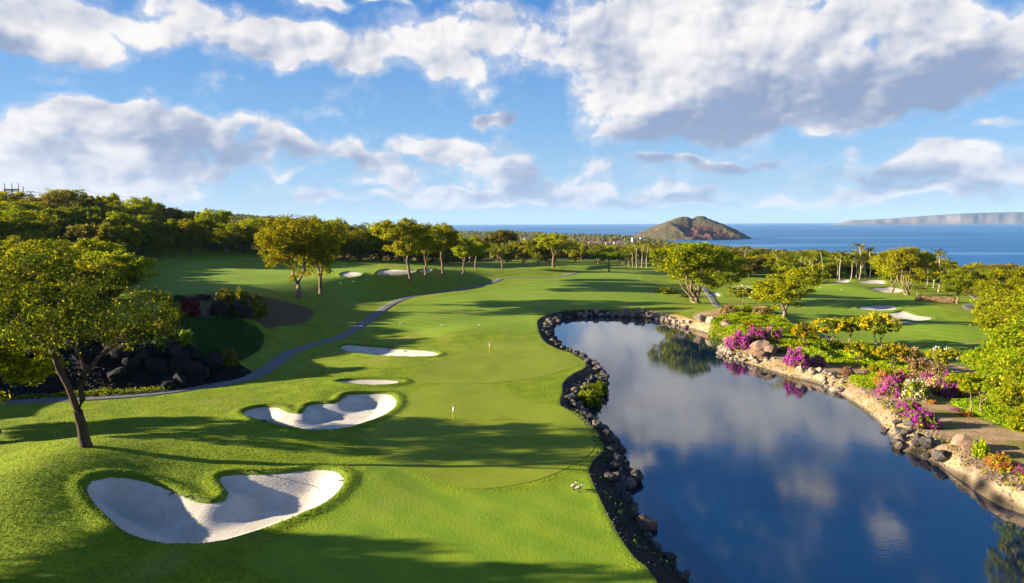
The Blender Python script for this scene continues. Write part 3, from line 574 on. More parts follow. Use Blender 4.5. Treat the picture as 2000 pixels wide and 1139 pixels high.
def m_sand(g):
    p = pos(g)
    n1 = g.noise(p, 0.5, 4, 0.6); n2 = g.noise(p, 4.0, 3, 0.7)
    wv = g.node('ShaderNodeTexWave', wave_type='RINGS', rings_direction='Z'); g.put(wv.inputs['Vector'], g.v('ADD', p, g.v('MULTIPLY', g.xyz(n1, n1, 0), (3, 3, 0))))
    wv.inputs['Scale'].default_value = 1.3; wv.inputs['Distortion'].default_value = 2.5; wv.inputs['Detail'].default_value = 2
    col = g.mix(g.ss(n1, 0.3, 0.7), (0.50, 0.44, 0.37), (0.61, 0.56, 0.49))
    col = g.mix(g.ss(n2, 0.45, 0.75, 0, 0.35), col, (0.33, 0.275, 0.22))
    n3 = g.noise(p, 1.6, 4, 0.7, 0.6)
    col = g.mix(g.ss(n3, 0.50, 0.68, 0, 0.22), col, (0.29, 0.245, 0.20))
    col = g.mix(g.ss(wv.outputs['Fac'], 0.5, 0.95, 0, 0.30), col, (0.31, 0.265, 0.22))
    h = g.m('ADD', g.m('MULTIPLY', g.m('ADD', n2, n3), 0.5), g.m('MULTIPLY', wv.outputs['Fac'], 0.34))
    return bsdf(g, col, 0.95, bump(g, h, 0.45, 0.07), 0.05)
M['sand'] = mat('raked sand', m_sand)
def sand_z(x, y):
    b0 = base_h(x, y); return b0 - bunker_cut(x, y, False, b0)
for k, pl in BUNKER_S.items():
    d = 0.4 if k in BUNKER_DEPTH else 1.0
    sheet('sand_bunker', pl, d, sand_z, M['sand'], grow=0.25)

def m_green(g):
    p = pos(g)
    n1 = g.noise(p, 0.12, 3, 0.5); n2 = g.noise(p, 1.1, 4, 0.6); n3 = g.noise(p, 14, 2, 0.6)
    col = g.mix(g.ss(n1, 0.3, 0.7), (0.150, 0.195, 0.008), (0.195, 0.230, 0.012))
    col = g.mix(g.ss(n2, 0.35, 0.75, 0, 0.4), col, (0.125, 0.182, 0.008))
    return bsdf(g, col, 0.8, bump(g, g.m('ADD', g.m('MULTIPLY', n2, 1.0), g.m('MULTIPLY', n3, 0.3)), 0.3, 0.05), 0.15)
M['green'] = mat('close mown green', m_green)
for pl in (GREEN_NEAR, GREEN_FAR):
    sheet('putting_green', spline(pl, 0.8), 0.4, lambda x, y: ground_h(x, y) + 0.03 + 0.05 * fbm(x, y, 2.6, 9, 2), M['green'])

# cart paths: ribbons 3 m wide with a slightly raised edge
def m_path(g):
    p = pos(g); n1 = g.noise(p, 0.5, 4, 0.6); n2 = g.noise(p, 9.0, 3, 0.6)
    col = g.mix(n1, (0.105, 0.10, 0.105), (0.18, 0.17, 0.17)); col = g.mix(g.ss(n2, 0.4, 0.7, 0, 0.5), col, (0.07, 0.068, 0.07))
    return bsdf(g, col, 0.8, bump(g, n2, 0.3, 0.02), 0.25)
M['path'] = mat('worn asphalt', m_path)
def ribbon(name, pts, w, m, lift=0.03, step=1.0, flat=True):
    Pc = spline(pts, step, False)
    T = np.gradient(Pc, axis=0); T /= np.linalg.norm(T, axis=1)[:, None] + 1e-9
    Nn = np.stack([-T[:, 1], T[:, 0]], 1)
    offs = np.array([-w - 0.06, -w, -w * 0.5, 0, w * 0.5, w, w + 0.06]); n = len(offs)
    V = []
    for k, o in enumerate(offs):
        q = Pc + Nn * o
        z = ground_h(q[:, 0], q[:, 1]) + lift + (0.10 if flat else 0) - (0.16 if k in (0, n - 1) else 0)
        V.append(np.stack([q[:, 0], q[:, 1], z], 1))
    V = np.stack(V, 1).reshape(-1, 3)
    i = (np.arange(len(Pc) - 1)[:, None] * n + np.arange(n - 1)[None, :]).ravel()
    me = npmesh(name, V, np.stack([i, i + n, i + n + 1, i + 1], 1), smooth=True)
    return tag(link(name, me, m), kind='structure')
ribbon('cart_path', PATH_C, PATH_W, M['path'])
ribbon('cart_path', RIGHT_PATH, 1.1, M['path'], 0.05, flat=False)
ribbon('cart_path', SHELTER_PATH, 1.4, M['path'], 0.05, flat=False)

# ---------------------------------------------------------------- water
def m_pond(g):
    p = pos(g)
    gust = g.ss(g.noise(p, 0.045, 3, 0.6), 0.42, 0.72, 0.25, 1.0)
    a = g.noise(g.v('MULTIPLY', p, (0.8, 1.7, 1)), 2.6, 3, 0.6); b = g.noise(p, 0.7, 2, 0.5)
    h = g.m('ADD', g.m('MULTIPLY', g.m('MULTIPLY', a, gust), 0.0050), g.m('MULTIPLY', b, 0.0022))
    return bsdf(g, (0.0002, 0.010, 0.034), 0.006, bump(g, h, 1.0, 1.0), 0.5, IOR=2.05)
M['pond'] = mat('pond water', m_pond)
sheet('pond_water', POND_WATER_S, 3.0, lambda x, y: np.full(x.shape, POND_Z), M['pond'], grow=1.2)
def m_sea(g):
    p = pos(g)
    streak = g.noise(g.v('MULTIPLY', p, (0.0006, 0.0035, 0)), 1.0, 5, 0.6, 0.4)
    h = g.noise(g.v('MULTIPLY', p, (0.05, 0.03, 1)), 1.0, 5, 0.7)
    slick = g.ss(streak, 0.50, 0.66)
    col = g.mix(slick, (0.002, 0.105, 0.29), (0.035, 0.18, 0.37))
    r = g.m('SUBTRACT', 0.42, g.m('MULTIPLY', slick, 0.14))
    return bsdf(g, col, r, bump(g, h, 0.5, 3.0), 0.18)
M['sea'] = mat('open sea', m_sea)
SEA_R = 42000
ang = np.linspace(0, 2 * math.pi, 97)[:-1]
V = [(0, 0, SEA)] + [(r * math.sin(a), r * math.cos(a), SEA) for r in (1500, 6000, SEA_R) for a in ang]
F = [(0, 1 + (k + 1) % 96, 1 + k) for k in range(96)]
F3 = np.array(F); 
bmv = bpy.data.meshes.new('sea'); 
bmv.from_pydata(V, [], F + [(1 + r * 96 + k, 1 + r * 96 + (k + 1) % 96, 97 + r * 96 + (k + 1) % 96, 97 + r * 96 + k) for r in (0, 1) for k in range(96)])
bm_ = bmesh.new(); bm_.from_mesh(bmv); bmesh.ops.recalc_face_normals(bm_, faces=bm_.faces)
if sum(f.normal.z for f in bm_.faces) < 0: bmesh.ops.reverse_faces(bm_, faces=bm_.faces)
bm_.to_mesh(bmv); bm_.free()
tag(link('sea', bmv, M['sea']), kind='structure')

# ---------------------------------------------------------------- plant materials
def m_leaf(g, a, b, c, trans=0.48, yellow=0.15):
    gi = g.node('ShaderNodeNewGeometry').outputs['Random Per Island']
    oi = g.node('ShaderNodeObjectInfo').outputs['Random']
    col = g.mix(gi, a, b)
    col = g.mix(g.ss(gi, 1 - yellow * 1.6, 1.0 - yellow * 0.6), col, c)
    hv = g.node('ShaderNodeHueSaturation'); g.put(hv.inputs['Color'], col)
    g.put(hv.inputs['Hue'], g.m('MULTIPLY_ADD', oi, 0.035, 0.4825)); g.put(hv.inputs['Value'], g.m('MULTIPLY_ADD', g.m('FRACT', g.m('MULTIPLY', oi, 7.3)), 0.5, 0.75))
    d = g.node('ShaderNodeBsdfDiffuse'); g.put(d.inputs['Color'], hv.outputs[0])
    t = g.node('ShaderNodeBsdfTranslucent'); g.put(t.inputs['Color'], hv.outputs[0])
    mx = g.node('ShaderNodeMixShader'); mx.inputs[0].default_value = trans
    g.l.new(d.outputs[0], mx.inputs[1]); g.l.new(t.outputs[0], mx.inputs[2])
    return mx.outputs[0]
M['leaf'] = mat('feathery yellow green leaves', m_leaf, a=(0.125, 0.160, 0.006), b=(0.310, 0.315, 0.009), c=(0.55, 0.43, 0.010))
M['leaf_hero'] = mat('olive leaves with painted shade and sunlit tips', m_leaf, a=(0.036, 0.056, 0.008), b=(0.105, 0.120, 0.010), c=(0.42, 0.34, 0.010), yellow=0.09)  # dark tones and yellow tips put side light and shade into the leaves
M['leaf_dark'] = mat('dense green leaves', m_leaf, a=(0.075, 0.115, 0.008), b=(0.190, 0.225, 0.011), c=(0.32, 0.29, 0.012))
M['leaf_olive'] = mat('dry olive leaves', m_leaf, a=(0.105, 0.105, 0.016), b=(0.205, 0.180, 0.024), c=(0.30, 0.22, 0.03))
M['leaf_bright'] = mat('bright lime leaves', m_leaf, a=(0.130, 0.190, 0.006), b=(0.27, 0.300, 0.009), c=(0.42, 0.33, 0.010), yellow=0.16)
M['leaf_cover'] = mat('low ground cover leaves', m_leaf, a=(0.18, 0.28, 0.008), b=(0.33, 0.41, 0.012), c=(0.42, 0.44, 0.02))
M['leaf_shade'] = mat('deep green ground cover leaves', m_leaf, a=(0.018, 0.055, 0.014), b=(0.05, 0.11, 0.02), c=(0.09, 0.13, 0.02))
M['leaf_palm'] = mat('palm leaflets', m_leaf, a=(0.08, 0.105, 0.010), b=(0.17, 0.18, 0.014), c=(0.26, 0.21, 0.02), trans=0.25)
M['magenta'] = mat('magenta bracts', m_leaf, a=(0.36, 0.018, 0.31), b=(0.60, 0.04, 0.50), c=(0.24, 0.14, 0.10), trans=0.3)
M['purple'] = mat('purple bracts', m_leaf, a=(0.10, 0.030, 0.13), b=(0.17, 0.05, 0.20), c=(0.12, 0.10, 0.06), trans=0.3)
M['pink'] = mat('pink bracts', m_leaf, a=(0.42, 0.06, 0.16), b=(0.56, 0.14, 0.27), c=(0.55, 0.30, 0.30), trans=0.3)
M['coral'] = mat('coral red bracts', m_leaf, a=(0.38, 0.06, 0.04), b=(0.50, 0.12, 0.075), c=(0.30, 0.20, 0.06), trans=0.3)
M['cream'] = mat('cream white bracts', m_leaf, a=(0.50, 0.46, 0.29), b=(0.64, 0.60, 0.46), c=(0.35, 0.38, 0.12), trans=0.3)
M['gold'] = mat('golden yellow blossom', m_leaf, a=(0.40, 0.27, 0.006), b=(0.58, 0.42, 0.010), c=(0.30, 0.27, 0.01), trans=0.3)
M['rose'] = mat('dusty rose twigs and bracts', m_leaf, a=(0.30, 0.16, 0.11), b=(0.46, 0.29, 0.19), c=(0.34, 0.27, 0.09), trans=0.3)
M['maroon'] = mat('maroon leaves', m_leaf, a=(0.07, 0.012, 0.014), b=(0.15, 0.020, 0.024), c=(0.12, 0.05, 0.03), trans=0.3)
def m_bark(g, a=(0.10, 0.068, 0.042), b=(0.23, 0.165, 0.11)):
    p = g.node('ShaderNodeTexCoord').outputs['Object']
    n = g.noise(g.v('MULTIPLY', p, (1, 1, 0.22)), 6.0, 4, 0.65)
    return bsdf(g, g.mix(g.ss(n, 0.3, 0.7), a, b), 0.9, bump(g, n, 0.9, 0.06), 0.1)
M['bark'] = mat('furrowed bark', m_bark)
M['bark_dark'] = mat('dark furrowed bark', m_bark, a=(0.030, 0.020, 0.013), b=(0.10, 0.068, 0.045))
M['bark_pale'] = mat('pale palm bark', m_bark, a=(0.22, 0.17, 0.12), b=(0.40, 0.33, 0.25))

# ---------------------------------------------------------------- tree builder
def frame(d):
    d = d / (np.linalg.norm(d) + 1e-9)
    u = np.cross(d, (0, 0, 1.0) if abs(d[2]) < 0.9 else (1.0, 0, 0)); u /= np.linalg.norm(u)
    return u, np.cross(d, u)
class Tubes:
    def __init__(s): s.V = []; s.F = []; s.n = 0
    def add(s, pts, rad, k=6):
        pts = np.asarray(pts, float); base = s.n
        for i, q in enumerate(pts):
            d = pts[min(i + 1, len(pts) - 1)] - pts[max(i - 1, 0)]
            u, w = frame(d)
            for j in range(k):
                a = 2 * math.pi * j / k
                s.V.append(q + rad[i] * (math.cos(a) * u + math.sin(a) * w))
        for i in range(len(pts) - 1):
            for j in range(k):
                a = base + i * k + j; b = base + i * k + (j + 1) % k
                s.F.append((a, b, b + k, a + k))
        s.n += len(pts) * k
    def mesh(s, name): return npmesh(name, np.array(s.V), np.array(s.F), smooth=True)
def bend(a, b, rng, amt, n=4):
    t = np.linspace(0, 1, n + 1)[:, None]; L = np.linalg.norm(b - a)
    off = rng.normal(0, amt * L, (n + 1, 3)) * (t * (1 - t) * 4) ** 0.5
    return a + (b - a) * t + off
def cards(cen, nrm, size, aspect, rng, fold=0.0):
    """one small leaf-shaped quad per centre"""
    n = len(cen)
    nrm = nrm / (np.linalg.norm(nrm, axis=1)[:, None] + 1e-9)
    r = rng.normal(size=(n, 3)); u = np.cross(nrm, r); u /= np.linalg.norm(u, axis=1)[:, None] + 1e-9
    w = np.cross(nrm, u)
    sz = size * rng.uniform(0.6, 1.35, n)[:, None]
    V = np.stack([cen - u * sz, cen - w * sz * aspect * rng.uniform(0.7, 1.1, n)[:, None] + nrm * sz * fold, cen + u * sz, cen + w * sz * aspect + nrm * sz * fold], 1).reshape(-1, 3)
    F = np.arange(4 * n).reshape(-1, 4)
    return V, F
def split2(T, rng):
    c = T[rng.choice(len(T), 2, replace=False)]
    for _ in range(6):
        lab = ((T - c[0]) ** 2).sum(1) > ((T - c[1]) ** 2).sum(1)
        if lab.all() or (~lab).all(): lab = rng.random(len(T)) > 0.5; lab[0] = True; lab[1] = False
        c = np.array([T[~lab].mean(0), T[lab].mean(0)])
    return lab
def make_tree(seed, height=16.0, bole=0.25, spread=7.5, crown=0.55, lobes=3, clumps=130, per=60, leaf=0.30, lean=(0, 0), trunk_r=0.38, flat=0.75, dense=1.0, gap=0.0, stems=1, droop=0.0, thin=0.0, puff=0.6, under=0.6, core=0.78, lobe=(0.40, 0.62, 0.42, 0.62), clr=0.155):
    """trunk + limbs grown towards leaf clumps that fill an uneven, lobed crown; returns (wood mesh, leaf mesh)"""
    rng = np.random.default_rng(seed)
    cz = height * (1 - crown / 2); rz = height * crown / 2
    base_c = np.array([lean[0], lean[1], cz])
    L = [(base_c, np.array([spread * core, spread * core, rz * min(0.95, core + 0.17)]))]
    for k in range(lobes):
        a = 2 * math.pi * (k + rng.uniform(-0.3, 0.3)) / lobes
        r = spread * rng.uniform(lobe[0], lobe[1]); s = rng.uniform(lobe[2], lobe[3])
        L.append((base_c + np.array([math.cos(a) * r, math.sin(a) * r, rz * rng.uniform(-0.35, 0.55)]), np.array([spread * s, spread * s, rz * s * flat])))
    T = []
    while len(T) < clumps:
        c, R = L[rng.integers(len(L))]
        d = rng.normal(size=3); d /= np.linalg.norm(d)
        if d[2] < -0.2: d[2] *= under
        q = c + d * R * rng.uniform(0.55, 1.0) ** 0.6
        if q[2] < height * bole + 0.12 * height * rng.random() or q[2] > height * 1.02: continue
        if gap and math.sin(q[0] * 0.9 + seed) * math.sin(q[1] * 0.9 + 2 * seed) * math.sin(q[2] * 1.1) > 0.55 - gap: continue
        T.append(q)
    T = np.array(T); tb = Tubes()
    def grow(a, ra, S, depth):
        n = len(S)
        cen = S.mean(0)
        if n <= 2 or depth > 8:
            for q in S:
                tb.add(bend(a, q, rng, 0.05, 2), [ra * 0.7, ra * 0.4, 0.015], 3)
            return
        f = 0.42 if depth else 0.36
        b = a + (cen - a) * f * rng.uniform(0.85, 1.15)
        b[2] += 0.05 * np.linalg.norm(cen - a) * (1 if depth < 2 else 0)
        rb = ra * (0.80 if depth else 0.9)
        pts = bend(a, b, rng, 0.06, 3)
        tb.add(pts, np.linspace(ra, rb, 4), 6 if depth < 3 else 4)
        lab = split2(S, rng)
        for part in (S[~lab], S[lab]):
            grow(b, max(0.02, rb * (len(part) / n) ** 0.42), part, depth + 1)
    lab = np.zeros(len(T), int) if stems == 1 else np.argmin([((T - T[rng.integers(len(T))]) ** 2).sum(1) for _ in range(stems)], 0)
    for st in range(stems):
        S = T[lab == st]
        if len(S) < 3: continue
        a0 = np.array([rng.uniform(-.5, .5) * (stems > 1), rng.uniform(-.5, .5) * (stems > 1), -0.4])
        fork = np.array([(S[:, 0].mean() * 0.35), (S[:, 1].mean() * 0.35), height * bole])
        pts = bend(a0, fork, rng, 0.05, 5)
        r = trunk_r / stems ** 0.4
        rr = np.array([1.55, 1.12, 1.0, 0.95, 0.9, 0.86]) * r
        tb.add(pts, rr, 9)
        lab2 = split2(S, rng)
        for part in (S[~lab2], S[lab2]): grow(fork, r * 0.86 * (len(part) / len(S)) ** 0.42, part, 1)
    # leaves: flattened sprays round each clump
    n = int(per * dense)
    cr = spread * clr
    cen = np.repeat(T, n, 0)
    o = rng.normal(size=(len(cen), 3)); o /= np.linalg.norm(o, axis=1)[:, None]
    o *= rng.uniform(0.1, 1.0, len(cen))[:, None] ** 0.5 * np.repeat(rng.uniform(0.7, 1.35, len(T)), n)[:, None] * cr
    o[:, 2] *= puff
    if droop: o[:, 2] -= droop * rng.random(len(cen)) * cr
    cen = cen + o
    keep = rng.random(len(cen)) > thin
    cen = cen[keep]; o = o[keep]
    nrm = rng.normal(size=(len(cen), 3)) * 0.75 + o / cr * 0.6 + np.array([0, 0, 0.55])
    V, F = cards(cen, nrm, leaf, 0.48, rng)
    return tb.mesh('trunk'), npmesh('crown', V, F)

class Kind:
    def __init__(s, leafmat, **kw):
        s.h = kw.get('height', 16.0); s.r = kw.get('spread', 7.5)
        s.wood, s.leaves = make_tree(**kw)
        s.wood.materials.append(M['bark']); s.leaves.materials.append(M[leafmat])
def plant(kind, x, y, label, height=None, width=None, rz=0.0, name='shade_tree', cat='tree', group=None, crown_mat=None, z=None, tilt=0.0):
    """one tree: an Empty at the foot with trunk and crown as parts"""
    sz = 1.05 * (height or kind.h) / kind.h; sw = (1.12 * width / (2 * kind.r)) if width else sz
    o = empty(name, (x, y, gz(x, y) if z is None else z), rz, (sw, sw, sz))
    if tilt: o.rotation_mode = 'QUATERNION'; o.rotation_quaternion = Quaternion((0, 1, 0), tilt) @ Quaternion((0, 0, 1), rz)
    tag(o, label, cat, group)
    link('trunk', kind.wood, None, o); cr = link('crown', kind.leaves, None, o)
    if crown_mat:
        cr.material_slots[0].link = 'OBJECT'; cr.material_slots[0].material = M[crown_mat]
    return o

K = {}
K['hero'] = Kind('leaf_hero', seed=11, height=22.5, bole=0.15, spread=11.0, crown=0.78, lobes=10, clumps=340, per=62, leaf=0.135, lean=(-1.4, 0), trunk_r=0.50, gap=0.40, under=1.0, puff=0.6, core=0.42, lobe=(0.5, 0.80, 0.24, 0.42), clr=0.098)
for i, sd in enumerate((21, 22, 23, 24)):       # monkeypod-like shade trees, broad and layered
    K['shade%d' % i] = Kind('leaf', seed=sd, height=18, bole=0.28, spread=8.0, crown=0.74, lobes=4 + i % 2, clumps=190, per=80, leaf=0.31, trunk_r=0.45, lean=((-1.2, 0), (1.4, 0.6), (0.4, -1), (0, 0.8))[i], gap=0.12)
for i, sd in enumerate((31, 32, 33)):           # rounder forest trees, leafy to low down
    K['forest%d' % i] = Kind('leaf_dark', seed=sd, height=15, bole=0.05, spread=7.5, crown=0.98, lobes=5, clumps=170, per=70, leaf=0.40, trunk_r=0.4, puff=0.85, under=0.9)
K['full0'] = Kind('leaf', seed=25, height=20, bole=0.17, spread=8.5, crown=0.90, lobes=6, clumps=280, per=62, leaf=0.29, trunk_r=0.5, lean=(0.5, 0), gap=0.1, puff=0.75, under=0.9)
K['full1'] = Kind('leaf', seed=26, height=20, bole=0.19, spread=7.5, crown=0.88, lobes=6, clumps=250, per=62, leaf=0.29, trunk_r=0.5, gap=0.1, puff=0.75, under=0.85)
K['multi'] = Kind('leaf', seed=41, height=15, bole=0.13, spread=9.5, crown=0.88, lobes=5, clumps=260, per=80, leaf=0.30, trunk_r=0.55, stems=3, gap=0.1, under=0.85)
K['open'] = Kind('leaf', seed=42, height=14, bole=0.28, spread=6.6, crown=0.70, lobes=4, clumps=150, per=56, leaf=0.26, trunk_r=0.36, gap=0.2)
K['umbrella'] = Kind('leaf_olive', seed=43, height=9, bole=0.42, spread=7.0, crown=0.42, lobes=3, clumps=110, per=60, leaf=0.28, trunk_r=0.3)
K['young'] = Kind('leaf_bright', seed=44, height=10, bole=0.20, spread=3.6, crown=0.78, lobes=4, clumps=130, per=70, leaf=0.17, trunk_r=0.14, under=0.9)
K['edge'] = Kind('leaf_bright', seed=45, height=13, bole=0.10, spread=7.0, crown=0.88, lobes=6, clumps=300, per=80, leaf=0.20, trunk_r=0.3, droop=0.5, under=0.95)
K['small'] = Kind('leaf', seed=46, height=5, bole=0.30, spread=2.4, crown=0.62, lobes=3, clumps=60, per=60, leaf=0.15, trunk_r=0.10, stems=2)

# ---------------------------------------------------------------- individual trees
RAD = math.radians
plant(K['hero'], -41.6, 64.8, 'tall forked shade tree leaning on the near grass mound', 23.2, 18.8, RAD(20))
K['hero'].wood.materials[0] = M['bark_dark']
plant(K['full0'], -57.9, 184, 'broad golden lit tree leaning right above the cart path bend', 22.5, 19.5, RAD(200), tilt=RAD(4))
plant(K['full1'], -56.2, 200, 'darker tree right behind the golden lit leaning tree', 22.5, 15.5, RAD(40))
row = [(-36.5, 244, 22, 17.5, 'shade1', 160, 'leftmost tree of the row on the grass ridge'),
       (-32.3, 255.5, 20, 14, 'shade2', 20, 'second tree from the left in the ridge row, twisted pale trunk'),
       (-27.4, 268, 22.5, 14.5, 'shade3', 80, 'tall forked tree in the middle of the ridge row'),
       (-20.2, 283.5, 17, 12.5, 'shade0', 250, 'smaller leaning tree right of the tall ridge trees'),
       (-17.8, 333, 16.5, 12, 'shade2', 100, 'darker tree just behind the smaller leaning ridge tree'),
       (-4.7, 333, 18, 16, 'umbrella', 30, 'brown olive flat topped tree near the end of the ridge row'),
       (6.5, 400, 16, 14, 'shade3', 200, 'low spreading tree behind the end of the ridge row'),
       (14.6, 372, 17, 12, 'forest1', 10, 'dark tree left of the tall bright tree by the fairway end'),
       (21.4, 350, 19.5, 18.5, 'shade3', 300, 'tall bright layered tree where the far fairway ends'),
       (47.7, 337, 9.2, 16, 'umbrella', 90, 'dark umbrella shaped tree alone at the far fairway end')]
for x, y, h, w, k, a, l in row:
    plant(K[k], x, y, l, h, w, RAD(a), group='trees along the ridge and fairway end', crown_mat='leaf_dark' if k == 'umbrella' and h < 10 else None)
plant(K['multi'], 56.7, 206.5, 'wide many stemmed tree at the far end of the pond', 18, 24, RAD(30))
plant(K['open'], 61.5, 231, 'leaning tree just behind the many stemmed tree', 14, 17, RAD(140), tilt=RAD(-9))
plant(K['open'], 84, 281, 'slanting tree over the small path behind the pond', 13.5, 20, RAD(200), tilt=RAD(14))
plant(K['full1'], 66.4, 165, 'single curved trunk tree on the lower fairway edge', 14, 14.5, RAD(60))
plant(K['full0'], 139.4, 249, 'left one of the two big trees by the lower bunkers', 15, 14, RAD(70))
plant(K['multi'], 139.3, 238.5, 'right one of the two big trees by the lower bunkers', 16.5, 17, RAD(10))
plant(K['full1'], 135.3, 206, 'bright round tree with bent trunk beyond the clipped hedge', 10.8, 9.5, RAD(120), crown_mat='leaf_bright')
plant(K['open'], 132, 189, 'thin flowering tree beside the white canopy hut', 8.2, 9.5, RAD(250), crown_mat='leaf_olive')
plant(K['small'], 60.2, 178, 'plumeria tree with white blossoms left of the curved trunk tree', 6.8, 7, RAD(15), name='plumeria_tree')
plant(K['small'], 66.3, 182, 'lower plumeria tree between its larger twin and the curved trunk tree', 4.8, 5.5, RAD(95), name='plumeria_tree')
plant(K['small'], 66.5, 104, 'white flowered plumeria above the long flower hedge', 5.2, 5.0, RAD(200), name='plumeria_tree')
# the bright mass at the right edge of the picture
for x, y, h, w, k, a, l in [(112, 148, 14.5, 17, 'edge', 0, 'highest of the lime trees at the right picture edge'),
                            (90, 116, 13.5, 16, 'edge', 120, 'second lime tree at the right picture edge, below the highest'),
                            (72.5, 94, 11, 13.5, 'edge', 220, 'lime tree overhanging the right end of the flower hedge'),
                            (64, 81, 10.5, 11, 'edge', 300, 'lime tree in the corner behind the slender lime tree'),
                            (58.5, 84.5, 5.5, 6.5, 'small', 40, 'pale stemmed shrub tree between flower hedge and right edge'),
                            (49.6, 63.6, 10.6, 6.4, 'young', 10, 'slender lime tree standing on the near right bank'),
                            (55.5, 66, 8.5, 9, 'edge', 60, 'lime tree leaning over the pond at the near right corner')]:
    plant(K[k], x, y, l, h, w, RAD(a), name='lime_tree', group='bright trees at the right edge', crown_mat='leaf_bright')
# trees to the left of the picture whose shadows cross the near grass
for x, y, h, w, k, a, l in [(-57.5, 73.5, 17.5, 15, 'full1', 10, 'tree cut by the left picture edge behind the near mound'), (-78, 43, 18, 12, 'shade1', 90, 'shade tree left of the picture a little nearer than the near bunker'),
                            (-100, 41, 20, 12, 'shade2', 30, 'tall shade tree outside the left picture edge'),
                            (-56, 41.5, 17, 10, 'shade0', 70, 'shade tree just outside the lower left corner'), (-70, 38, 18, 15, 'shade3', 160, 'shade tree outside the left edge towards the camera'),
                            (-84, 77, 13.5, 9, 'shade3', 250, 'slim shade tree outside the left edge behind the mound'),
                            (-90, 31, 20, 15, 'shade1', 310, 'shade tree left of the camera')]:
    plant(K[k], x, y, l, h, w, RAD(a), group='shade trees left of the picture')

# ---------------------------------------------------------------- woods, every tree its own
def scatter(poly, d, rng, limit=999):
    P_ = np.array(poly, float); lo, hi = P_.min(0), P_.max(0); out = []
    for _ in range(6000):
        q = lo + (hi - lo) * rng.random(2)
        if seg_dist(q[:1], q[1:], P_, True)[0] > 0: continue
        if out and min((q[0] - o[0]) ** 2 + (q[1] - o[1]) ** 2 for o in out) < d * d: continue
        out.append(q)
        if len(out) >= limit: break
    return out
rngf = np.random.default_rng(5)
TONE = {'leaf': 'yellow green', 'leaf_dark': 'deep green', 'leaf_olive': 'dull olive'}
def wood(poly, d, kinds, hr, wr, where, group, mats, limit=999, name='forest_tree'):
    Q_ = scatter(poly, d, rngf, limit)
    side = np.array([q[0] / q[1] for q in Q_]); dep = np.array([q[1] for q in Q_])
    sr = side.argsort().argsort() / len(Q_); dr = dep.argsort().argsort() / len(Q_)
    for q, a, b in zip(Q_, sr, dr):
        h = rngf.uniform(*hr); m = mats[rngf.integers(len(mats))]
        size = ('low', 'middling', 'tall')[min(2, int(3 * (h - hr[0]) / (hr[1] - hr[0])))]
        label = '%s %s tree, %s rows, %s %s' % (size, TONE[m], ('front', 'middle', 'back')[min(2, int(b * 3))], ('left end', 'left half', 'centre', 'right half', 'right end')[min(4, int(a * 5))] + ' of the', where)
        plant(K[kinds[rngf.integers(len(kinds))]], q[0], q[1], label, h, rngf.uniform(*wr), rngf.uniform(0, 6.28), name=name, group=group, crown_mat=m)
FK = ['forest0', 'forest1', 'forest2']
wood([(-122, 208), (-150, 262), (-190, 262), (-190, 208)], 12.5, FK, (7.5, 10.5), (14, 19), 'low wood past the upper fairway', 'low wood on the left slope', ['leaf', 'leaf', 'leaf_dark'])
wood([(-92, 128), (-95, 165), (-118, 205), (-190, 205), (-190, 128)], 12.5, FK + ['open'], (8, 15), (12, 22), 'near slope wood', 'wood on the near left slope', ['leaf', 'leaf', 'leaf', 'leaf_dark', 'leaf_olive'])
wood([(-82, 112), (-86, 150), (-98, 165), (-100, 112)], 9.5, FK, (6, 8.5), (10, 14), 'fringe above the lava bank', 'fringe above the lava bank', ['leaf', 'leaf_dark', 'leaf_olive'])
wood([(-150, 268), (-142, 312), (-120, 335), (-60, 352), (-30, 372), (-40, 420), (-150, 420), (-260, 400), (-260, 268)], 14.0, FK + ['full1'], (12, 22), (14, 24), 'wood behind the upper fairway', 'wood behind the upper fairway', ['leaf', 'leaf_dark', 'leaf', 'leaf', 'leaf_olive'])
wood([(-30, 385), (5, 425), (40, 420), (62, 400), (110, 400), (150, 420), (140, 560), (-30, 560)], 15.0, FK + ['open', 'shade2'], (9, 14), (11, 17), 'grove past the far fairway', 'grove beyond the far fairway', ['leaf', 'leaf_dark', 'leaf', 'leaf_olive'], 55)
wood([(100, 306), (128, 312), (150, 310), (172, 300), (192, 285), (205, 260), (260, 290), (240, 380), (120, 400), (88, 340)], 13.0, FK + ['umbrella', 'open'], (7, 11), (12, 18), 'belt before the sea', 'tree belt before the sea', ['leaf', 'leaf_dark', 'leaf', 'leaf', 'leaf_olive'])
wood([(165, 255), (168, 225), (180, 205), (230, 230), (215, 262)], 10.0, FK, (6, 8.5), (11, 15), 'thicket behind the hut', 'thicket behind the hut', ['leaf_dark', 'leaf_olive', 'leaf_dark'])

# far woods that read as one mass: leafy mounds out to the coast, dry scrub on the hillside
def far_mass(name, pts, rr, cards_n, m, seed, label, cat):
    rng = np.random.default_rng(seed); Vs = []; Fs = []; n0_ = 0
    pts = np.asarray(pts, float)
    zz = ground_h(pts[:, 0], pts[:, 1], False)
    for (x, y), z, r in zip(pts, zz, rr):
        d = rng.normal(size=(cards_n, 3)); d /= np.linalg.norm(d, axis=1)[:, None]; d[:, 2] = np.abs(d[:, 2])
        cen = np.array([x, y, z + 0.15 * r]) + d * np.array([r, r, r * 0.85]) * rng.uniform(0.75, 1.05, (cards_n, 1))
        V, F = cards(cen, d + rng.normal(size=d.shape) * 0.35, r * 0.42, 0.8, rng)
        Vs.append(V); Fs.append(F + n0_); n0_ += len(V)
    me = npmesh(name, np.concatenate(Vs), np.concatenate(Fs))
    return tag(link(name, me, M[m]), label, cat, kind='stuff')
rngw = np.random.default_rng(12)
pts = []; rr = []
